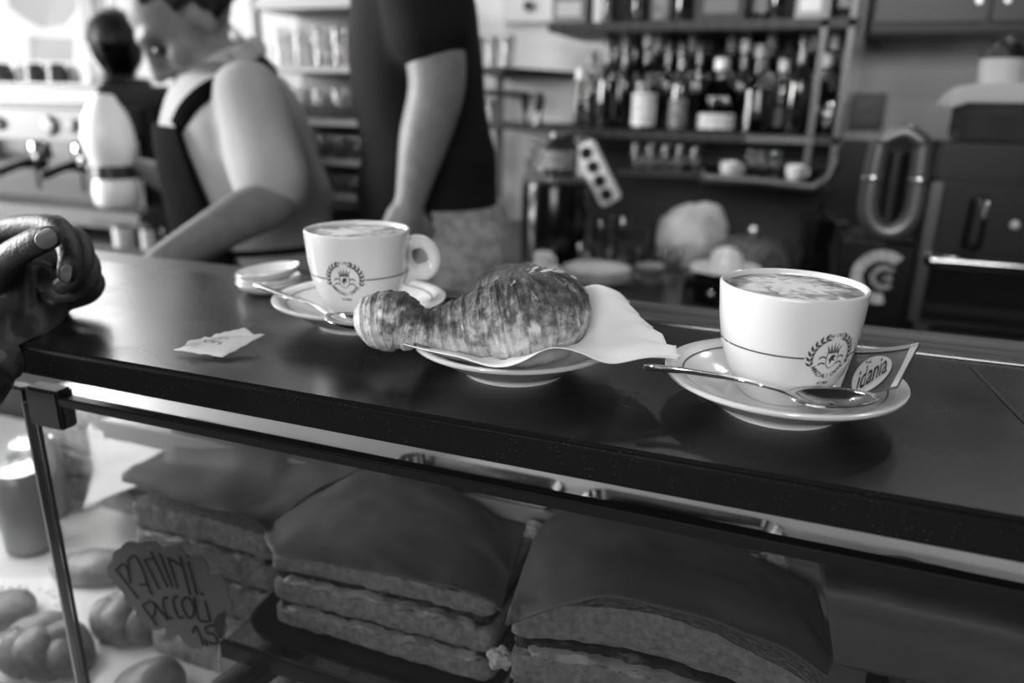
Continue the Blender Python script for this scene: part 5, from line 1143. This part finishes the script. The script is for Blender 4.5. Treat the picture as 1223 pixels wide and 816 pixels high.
# ---- oven with steel frame
op = bcY(1088, 1.64, 375); s = px(op); t = thing('steel_oven', 'dark countertop oven with bright steel frame and long bar handle', 'oven', op); W_ = 205
part('housing', MB().box2((0, 0, 4*s), (W_*s, 110*s, 172*s)), mat('oven_black', 20, .3), t, bevel=.006)
for x in (2, W_-2): part('frame_post', MB().box2(((x-6)*s, -8*s, 8*s), ((x+6)*s, 2*s, 170*s)), mat('oven_steel', 120, .3, .9), t, bevel=.003)
part('door_glass', MB().box2((12*s, -5*s, 14*s), ((W_-12)*s, 1*s, 76*s)), mat('oven_glass', 30, .08, coat=1.), t, bevel=.002)
part('lower_trim', MB().box2((10*s, -6*s, 20*s), ((W_-10)*s, -4*s, 34*s)), mat('oven_trim', 60, .3, .7), t, bevel=.002)
part('bar_handle', MB().limb([(V((8*s, -16*s, 84*s)), 6.5*s), (V(((W_-8)*s, -16*s, 84*s)), 6.5*s)], 14), M_chrome, t)
part('control_panel', MB().box2((10*s, -4*s, 96*s), ((W_-10)*s, 1*s, 166*s)), mat('oven_panel', 44, .35, .4), t, bevel=.002)
for x in (46, 128):
    k_ = part('lever', MB().limb([(V((x*s, -12*s, 104*s)), 10*s), (V((x*s, -12*s, 150*s)), 9*s)], 12), M_black, t); part('lever_tip', MB().limb([(V(((x+4)*s, -22*s, 136*s)), 4*s), (V(((x+5)*s, -22*s, 152*s)), 3*s)], 10), M_chrome, k_)
part('pilot_light', MB().ell((84*s, -6*s, 128*s), (5*s, 4*s, 5*s)), mat('pilot', 210, .2), t)
for x in (14, W_-14): part('foot', MB().box2(((x-8)*s, 4*s, 0), ((x+8)*s, 20*s, 5*s)), M_black, t)
ot = op+V((0, 0, 172*s))
t = thing('black_appliance', 'plain black box standing on the steel framed oven', 'appliance', ot+V((60*s, 50*s, 0))); part('casing', MB().box2((-62*s, -45*s, 0), (70*s, 45*s, 40*s)), mat('appliance_black', 10, .4), t, bevel=.006); part('top_edge', MB().box2((-60*s, -46*s, 36*s), (68*s, -44*s, 40*s)), M_dark, t)
c0 = ot+V((88*s, 50*s, 41*s)); t = thing('storage_box', 'clear storage box with a pale curved lid above the oven', 'storage box', c0)
part('tub', MB().box2((-72*s, -40*s, 0), (80*s, 40*s, 42*s)), thin_glass('tub_plastic', 150, .6, 1.4, .1, .25, 110), t, bevel=.006); q_ = [(-88, 36), (-84, 48), (-74, 60), (-50, 63), (92, 63), (92, 42), (-70, 42), (-80, 38)]
part('lid', MB().prism([(x*s, y*s) for x, y in q_], 92*s, basisM((0, 46*s, 0), (1, 0, 0), (0, 0, 1), (0, -1, 0))), mat('lid_pale', 190, .45), t, bevel=.003); part('contents', MB().box2((-64*s, -34*s, 3*s), (20*s, 34*s, 30*s)), mat('tub_contents', 120, .7, v2=70, nscale=30), t)
part('strap', MB().box2((17*s, -48*s, 0), (23*s, -46*s, 63*s)), M_black, t)
lt = c0+V((0, 0, 63*s)); t = thing('sugar_tub', 'white tapered tub with a black domed lid on the storage box', 'tub', lt+V((-36*s, 0, 0))); part('tub_body', MB().lathe([(0, 0), (21*s, 0), (23*s, 26*s), (0, 26*s)], 28), mat('tub_white', 200, .4), t); part('lid', MB().lathe([(23.5*s, 26*s), (23*s, 30*s), (17*s, 42*s), (8*s, 49*s), (3*s, 52*s), (0, 52*s)], 28), M_black, t)
for k, (x, h, r) in enumerate(((2, 78, 5), (12, 98, 6), (24, 92, 6), (36, 84, 7))): bottle(lt+V((x*s, (k % 2)*14*s, 0)), h*s, r*s, .4, ('dark', 'dark', 'amber', 'grey')[k], None, ('dark', 'grey', 'dark', 'pale')[k], ('short slim black', 'tall slim black', 'slim brown', 'slim grey')[k]+' bottle standing on the pale storage box lid', 'slim bottles on the storage box')
t = thing('gift_box', 'grey carton on the pale storage box lid beside slim bottles', 'box', lt+V((66*s, 0, 0)), 'cartons on the storage box'); part('box_body', MB().box2((-20*s, -20*s, 0), (24*s, 20*s, 52*s)), mat('carton_105', 105), t, bevel=.002); part('box_label', MB().box2((-16*s, -20.5*s, 8*s), (18*s, -20*s, 28*s)), mat('carton_l40', 100), t, smooth=False)
# dark wall cabinet above and small frame on the wall
x0, x1 = at(1042, 20, 2.3).x, at(1330, 20, 2.3).x; zc = at(1100, 38, 2.3).z; t = thing('wall_cabinet', 'dark wall cabinet hanging above the storage box', 'cabinet', ((x0+x1)/2, 2.45, zc)); hw = (x1-x0)/2
part('carcass', MB().box2((-hw, -.15, 0), (hw, .17, .55)), mat('cabinet_dark', 16, .4), t, bevel=.004)
for k in (-1, 1): d_ = part('door', MB().box2((k*hw*.5-hw*.48, -.168, .02), (k*hw*.5+hw*.48, -.15, .53)), mat('cabinet_door', 22, .35), t, bevel=.003); part('handle', MB().box2((k*.03-.006, -.185, .06), (k*.03+.006, -.168, .18)), M_steel, d_)
p = at(1036, 132, 2.58); s = px(p); t = thing('wall_frame', 'small dark picture frame on the grey wall beside the bottles', 'picture frame', p); part('frame', MB().box2((-19*s, -.01, -20*s), (19*s, .04, 20*s)), M_black, t, bevel=.003); part('picture', MB().box2((-11*s, -.012, -12*s), (11*s, -.009, 12*s)), mat('picture_grey', 90, .4, v2=50, nscale=20), t, smooth=False)
# ---- espresso machine under the window
mY = 1.74
L0, L1 = at(-260, 200, mY).x, at(182, 250, mY).x
mt = at(60, 98, mY).z; t = thing('espresso_machine', 'large steel espresso machine with dials under the bright window', 'coffee machine', ((L0+L1)/2, mY, BZ)); hw = (L1-L0)/2; cxm = (L0+L1)/2
zr = lambda y: at(60, y, mY).z-BZ
hx1 = at(120, 130, mY).x-cxm
part('back_body', MB().box2((-hw+.02, .14, .03), (hx1+.02, .50, mt-BZ-.015)), mat('machine_dark', 30, .35), t, bevel=.008)
part('top_hood', MB().box2((-hw, -.02, zr(128)), (hx1+.03, .52, zr(100))), mat('machine_grey', 62, .35, .3), t, bevel=.012, seg=3)
fp = part('front_panel', MB().box2((-hw, -.03, zr(167)), (hx1, .16, zr(130))), mat('machine_panel', 58, .4, .2), t, bevel=.006)
for x, r, v in ((11, 7, 24), (70, 11, 80), (99, 7, 24)):
    s = px(at(x, 148, mY)); q_ = at(x, 150, mY).x-cxm
    k_ = part('dial', MB().lathe([(0, 0), (r*s, 0), (r*.95*s, .012), (0, .014)], 22, (q_, -.031, zr(149)), Matrix.Rotation(PI/2, 3, 'X')), mat('dial_%d' % v, v, .35), t)
    part('dial_ring', MB().lathe([(r*.98*s, 0), (r*1.1*s, .004), (r*.9*s, .013), (r*.85*s, .010)], 22, (q_, -.031, zr(149)), Matrix.Rotation(PI/2, 3, 'X')), M_steel, k_)
part('splash_back', MB().box2((-hw+.02, .12, zr(250)), (hx1, .14, zr(160))), mat('splash_dark', 22, .3, .6), t)
for x in (-70, 36, 88):
    q_ = at(x, 190, mY).x-cxm; g_ = part('group_head', MB().lathe([(0, 0), (.028, 0), (.032, .012), (.030, .05), (0, .055)], 24, (q_, .04, zr(192))), M_chrome, t)
    part('portafilter', MB().limb([(V((q_, .03, zr(196))), .026), (V((q_, -.03, zr(197))), .012), (V((q_+.03, -.13, zr(203))), .013)], 12), M_black, g_)
    part('steam_wand', MB().tube(crom([(q_+.06, .0, zr(168)), (q_+.066, -.03, zr(185)), (q_+.06, -.03, zr(225))], 5), .005, 8), M_chrome, t)
part('drip_tray', MB().box2((-hw, -.05, max(.03, zr(292))), (hw, .5, zr(246))), mat('machine_panel2', 66, .4, .2), t, bevel=.008)
part('tray_grid', MB().box2((-hw+.02, -.04, zr(246)), (hw-.02, .12, zr(244))), M_dark, t)
part('name_plate', MB().box2((at(128, 270, mY).x-cxm, -.052, zr(262)), (at(165, 270, mY).x-cxm, -.05, zr(252))), M_black, t, smooth=False)
for x in (-hw+.05, hw-.05): part('foot', MB().lathe([(0, 0), (.025, 0), (.02, .04), (0, .04)], 16, (x, .1, 0)), M_black, t)
cups = [(6, 0), (24, 1), (44, 0), (57, 1), (70, 0), (84, 1)]
for k, (x, rw) in enumerate(cups):
    p = at(x, 98, mY+.08+rw*.1); s = px(p); t2 = thing('espresso_cup', '%s small cup turned over on the espresso machine, %s from the grinder' % (('dark', 'pale')[k % 2], ('sixth', 'fifth', 'fourth', 'third', 'second', 'first')[k]), 'cup', V((p.x, p.y, mt+.0)), 'cups on the espresso machine'); m_ = M_porc if k % 2 else mat('cup_dark', 60, .25)
    part('cup_body', MB().lathe([(0, 0), (.034, 0), (.033, .004), (.030, .035), (.022, .055), (.02, .056), (.018, .052), (0, .052)], 22), m_, t2); part('handle', MB().tube([(.030+.014*math.sin(a), 0, .027+.014*math.cos(a)) for a in [PI*q/8 for q in range(9)]], .004, 8), m_, t2)
# things standing below the machine, between it and the bar
for x, wd, v, words in ((118, 22, 200, 'white tin'), (148, 14, 20, 'black tin'), (165, 16, 190, 'pale tin')):
    p = onbc(x, 300); s = px(p); t = thing('tea_tin', words+' standing in front of the espresso machine', 'tin', V((p.x, mY-.12 if 1 else p.y, BZ)), 'tins before the espresso machine'); part('tin_body', MB().lathe([(0, 0), (wd*.5*s, 0), (wd*.5*s, 24*s), (0, 24*s)], 20), mat('tin_%d' % v, v, .3), t); part('lid', MB().lathe([(0, 24*s), (wd*.52*s, 24*s), (wd*.52*s, 28*s), (0, 28*s)], 20), M_steel, t)
# ---- grinder with hopper before the window
p = at(166, 260, 2.38); s = px(p); t = thing('coffee_grinder', 'dark coffee grinder with a domed hopper silhouetted in the window', 'coffee grinder', V((p.x, 2.38, BZ)))
z_ = lambda y: at(166, y, 2.38).z-BZ
part('housing', MB().box2((-26*s, -30*s, 0), (26*s, 60*s, z_(190))), mat('grinder_black', 12, .3), t, bevel=.01)
part('neck', MB().lathe([(0, z_(195)), (30*s, z_(195)), (26*s, z_(160)), (15*s, z_(140)), (20*s, z_(120)), (33*s, z_(101)), (31*s, z_(94)), (20*s, z_(92)), (0, z_(92))], 30), mat('grinder_black', 12), t)
part('hopper', MB().lathe([(16*s, z_(92)), (18*s, z_(86)), (26*s, z_(72)), (30*s, z_(52)), (29*s, z_(52)), (25*s, z_(72)), (16*s, z_(86))], 30), thin_glass('hopper_grey', 120, 1., 1.4), t)
part('beans', MB().lathe([(0, z_(90)), (15*s, z_(90)), (22*s, z_(74)), (24*s, z_(66)), (0, z_(64))], 24), mat('beans', 40, .5, v2=20, nscale=120, kind='voronoi'), t)
part('hopper_lid', MB().lathe([(31*s, z_(52)), (31*s, z_(46)), (28*s, z_(30)), (20*s, z_(16)), (10*s, z_(9)), (0, z_(7))], 30), mat('hopper_lid', 22, .4, spec=.2), t)
# ---- unseen globe lamps added to brighten the wall and glint in the bottles
em = bpy.data.materials.new('added_bulb_glow'); em.use_nodes = True; bs = em.node_tree.nodes['Principled BSDF']; bs.inputs['Emission Color'].default_value = (1, 1, 1, 1); bs.inputs['Emission Strength'].default_value = 130
for k, (x, y) in enumerate(((-.95, 2.25), (-.25, 1.75), (.45, 1.75), (-.6, .95), (.1, .95))):
    t = thing('added_globe_lamp', 'added small globe lamp hanging '+('above the pointed shelf', 'above the white bag', 'above the steel framed oven', 'over the croissant', 'over the dark sugar sachet')[k], 'lamp', (x, y, CZ-.75), 'added globe lamps')
    part('cord', MB().tube([(0, 0, .09), (0, 0, .75)], .004, 8), M_black, t); part('cap', MB().lathe([(0, .045), (.028, .045), (.026, .09), (0, .095)], 18), M_black, t)
    part('bulb', MB().ell((0, 0, 0), (.03, .03, .03), n=20, m=12), em, t)
